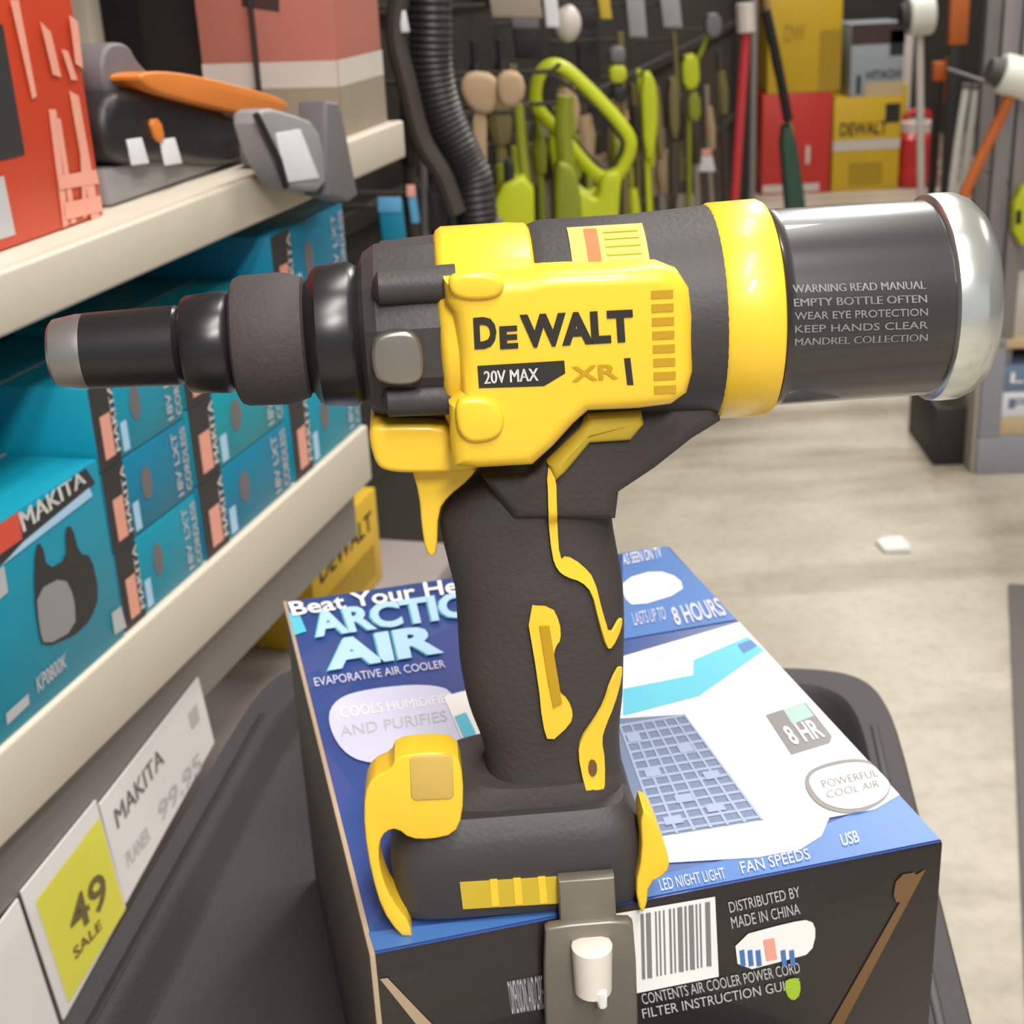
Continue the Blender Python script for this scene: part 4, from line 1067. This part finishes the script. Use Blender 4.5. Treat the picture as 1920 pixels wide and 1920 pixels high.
# white rods
for k, (a, b, lab) in enumerate((((1812, 165), (1788, 330), 'left one of two white rods leaning beside the grey metal shelf'), ((1830, 166), (1806, 350), 'right one of two white rods leaning beside the grey metal shelf'))):
    f = floor_frame(1750 + k * 16, 700 - 22 * k); r = thing('white_rod', lab, 'rod', f, 'white rods by the metal shelf')
    obj('shaft', rod(f, [a, b, (1750 + k * 16, 690)], .012), 'mop_white', r); obj('end_cap', rod(f, [(a[0] + 1, a[1] - 8), a], .015), 'plastic_grey', r)
    obj('foot', rod(f, [(1750 + k * 16, 682), (1750 + k * 16, 699)], .018), 'plastic_black', r)
# orange levels standing against the far stack
for k, (x0_, x1_2, y0_, y1_, lab) in enumerate(((1783, 1818, -20, 84, 'taller orange level standing at the far right stack'), (1776, 1801, 108, 192, 'lower orange bar in front of the taller orange level'), (1750, 1772, 116, 152, 'small orange tip left of the lower orange bar'))):
    f = Frame(on_z(1770 + 14 * k, 470, 0) + Vector((0, .12 * k, 0)), 0); r = thing('orange_level', lab, 'level', f, 'orange bars by the far stack')
    ze = f.at(x0_, y1_).z; xa_2, xb_2 = f.at(x0_, y0_).x, f.at(x1_2, y0_).x
    t = bmesh.new(); box(t, xa_2, xb_2, -.02, .02, ze, f.at(x0_, y0_).z, .004); obj('orange_sleeve', t, 'rust_orange', r)
    t = bmesh.new(); box(t, xa_2 + .01, xb_2 - .01, -.015, .015, 0, ze + .002, .003); obj('black_leg', t, 'plastic_black', r)

# white scrap on the floor
f = Frame(on_z(1685, 1036, 0), R(4)); r = None
t = bmesh.new()
q = [(-.034, 0), (.026, -.006), (.034, .03), (.030, .075), (-.012, .078), (-.036, .06)]
t = bmesh.new(); a = [t.verts.new((x, y, .001)) for x, y in q]; b = [t.verts.new((x * .97, y * .97, .011 + .003 * math.sin(9 * x))) for x, y in q]
t.faces.new(a); t.faces.new(b[::-1])
for i in range(6): t.faces.new((a[i], a[(i + 1) % 6], b[(i + 1) % 6], b[i]))
bmesh.ops.recalc_face_normals(t, faces=t.faces[:]); bmesh.ops.bevel(t, geom=t.edges[:], offset=.002, segments=2, affect='EDGES')
o = obj('foam_scrap', t, 'paint_white'); o.location = f.o; o.rotation_euler = (0, 0, f.rz)
tag(o, 'small white foam scrap lying alone on the concrete floor', 'scrap')
# mat at the right
mp = [on_z(1888, 1065, 0), on_z(1905, 1600, 0), on_z(2300, 1600, 0), on_z(2300, 1065, 0)]
mx0 = on_z(1890, 1100, 0); mx1 = on_z(1915, 1700, 0)
ang = math.atan2(mx0.y - mx1.y, mx0.x - mx1.x) - math.pi / 2
f = Frame(mx1, ang); L_ = (mx0 - mx1).length
t = bmesh.new(); box(t, 0, .8, -.3, L_, .0005, .009, .003)
o = obj('floor_mat', t, 'mat_grey'); o.location = f.o; o.rotation_euler = (0, 0, ang); tag(o, 'dark grey floor mat along the right edge of the view', 'mat')

# ------------------------------------------------------------------ the hall
t = bmesh.new(); box(t, -4, 6, -4, 10.2, -.1, 0); struct('floor', t, 'concrete')
t = bmesh.new(); box(t, -4, 6, 10.0, 10.2, 0, 3.4); struct('wall_back', t, 'wall_paint')
t = bmesh.new(); box(t, -4.2, -4, -4, 10.2, 0, 3.4); struct('wall_left', t, 'wall_paint')
t = bmesh.new(); box(t, 6, 6.2, -4, 10.2, 0, 3.4); struct('wall_right', t, 'wall_paint')
t = bmesh.new(); box(t, -4.2, 6.2, -4, 10.2, 3.4, 3.5); struct('ceiling', t, 'ceiling_paint')
em = bpy.data.materials.new('tube_glow'); em.use_nodes = True
b = em.node_tree.nodes['Principled BSDF']; b.inputs['Emission Color'].default_value = (1, .97, .92, 1); b.inputs['Emission Strength'].default_value = 4
M['tube_glow'] = em
LIGHT = 1.0
for k, (x, y, pw) in enumerate(((.5, -2.2, 130), (.35, -.7, 52), (.5, 1.2, 30), (1.1, 3.2, 46), (1.6, 5.4, 50), (2.1, 7.6, 50), (3.0, 2.0, 30))):
    f = Frame((x, y, 3.26), R(-16)); r = thing('ceiling_light', f'long fluorescent fitting on the ceiling above the aisle', 'lamp', f, 'fluorescent fittings')
    t = bmesh.new(); box(t, -.12, .12, -.62, .62, .06, .139, .01); obj('housing', t, 'paint_white', r)
    for sx in (-1, 1): obj('tube_lamp', lathe([(-.6, .012), (.6, .012)], 12, 'y', cx=sx * .06, cz=.04), 'tube_glow', r)
    l = bpy.data.lights.new('light', 'AREA'); l.shape = 'RECTANGLE'; l.size = .3; l.size_y = 1.25; l.energy = pw * LIGHT; l.color = (1, .965, .91)
    lo = bpy.data.objects.new('light', l); C.objects.link(lo); lo.location = (x, y, 3.22); lo.rotation_euler = (0, 0, R(-16))
wd_ = bpy.data.worlds.new('world'); bpy.context.scene.world = wd_; wd_.use_nodes = True
wd_.node_tree.nodes['Background'].inputs[0].default_value = (.9, .95, 1, 1); wd_.node_tree.nodes['Background'].inputs[1].default_value = .5

vs = bpy.context.scene.view_settings
vs.view_transform = 'Standard'; vs.look = 'None'; vs.gamma = 1; vs.use_curve_mapping = False; vs.exposure = 0.0
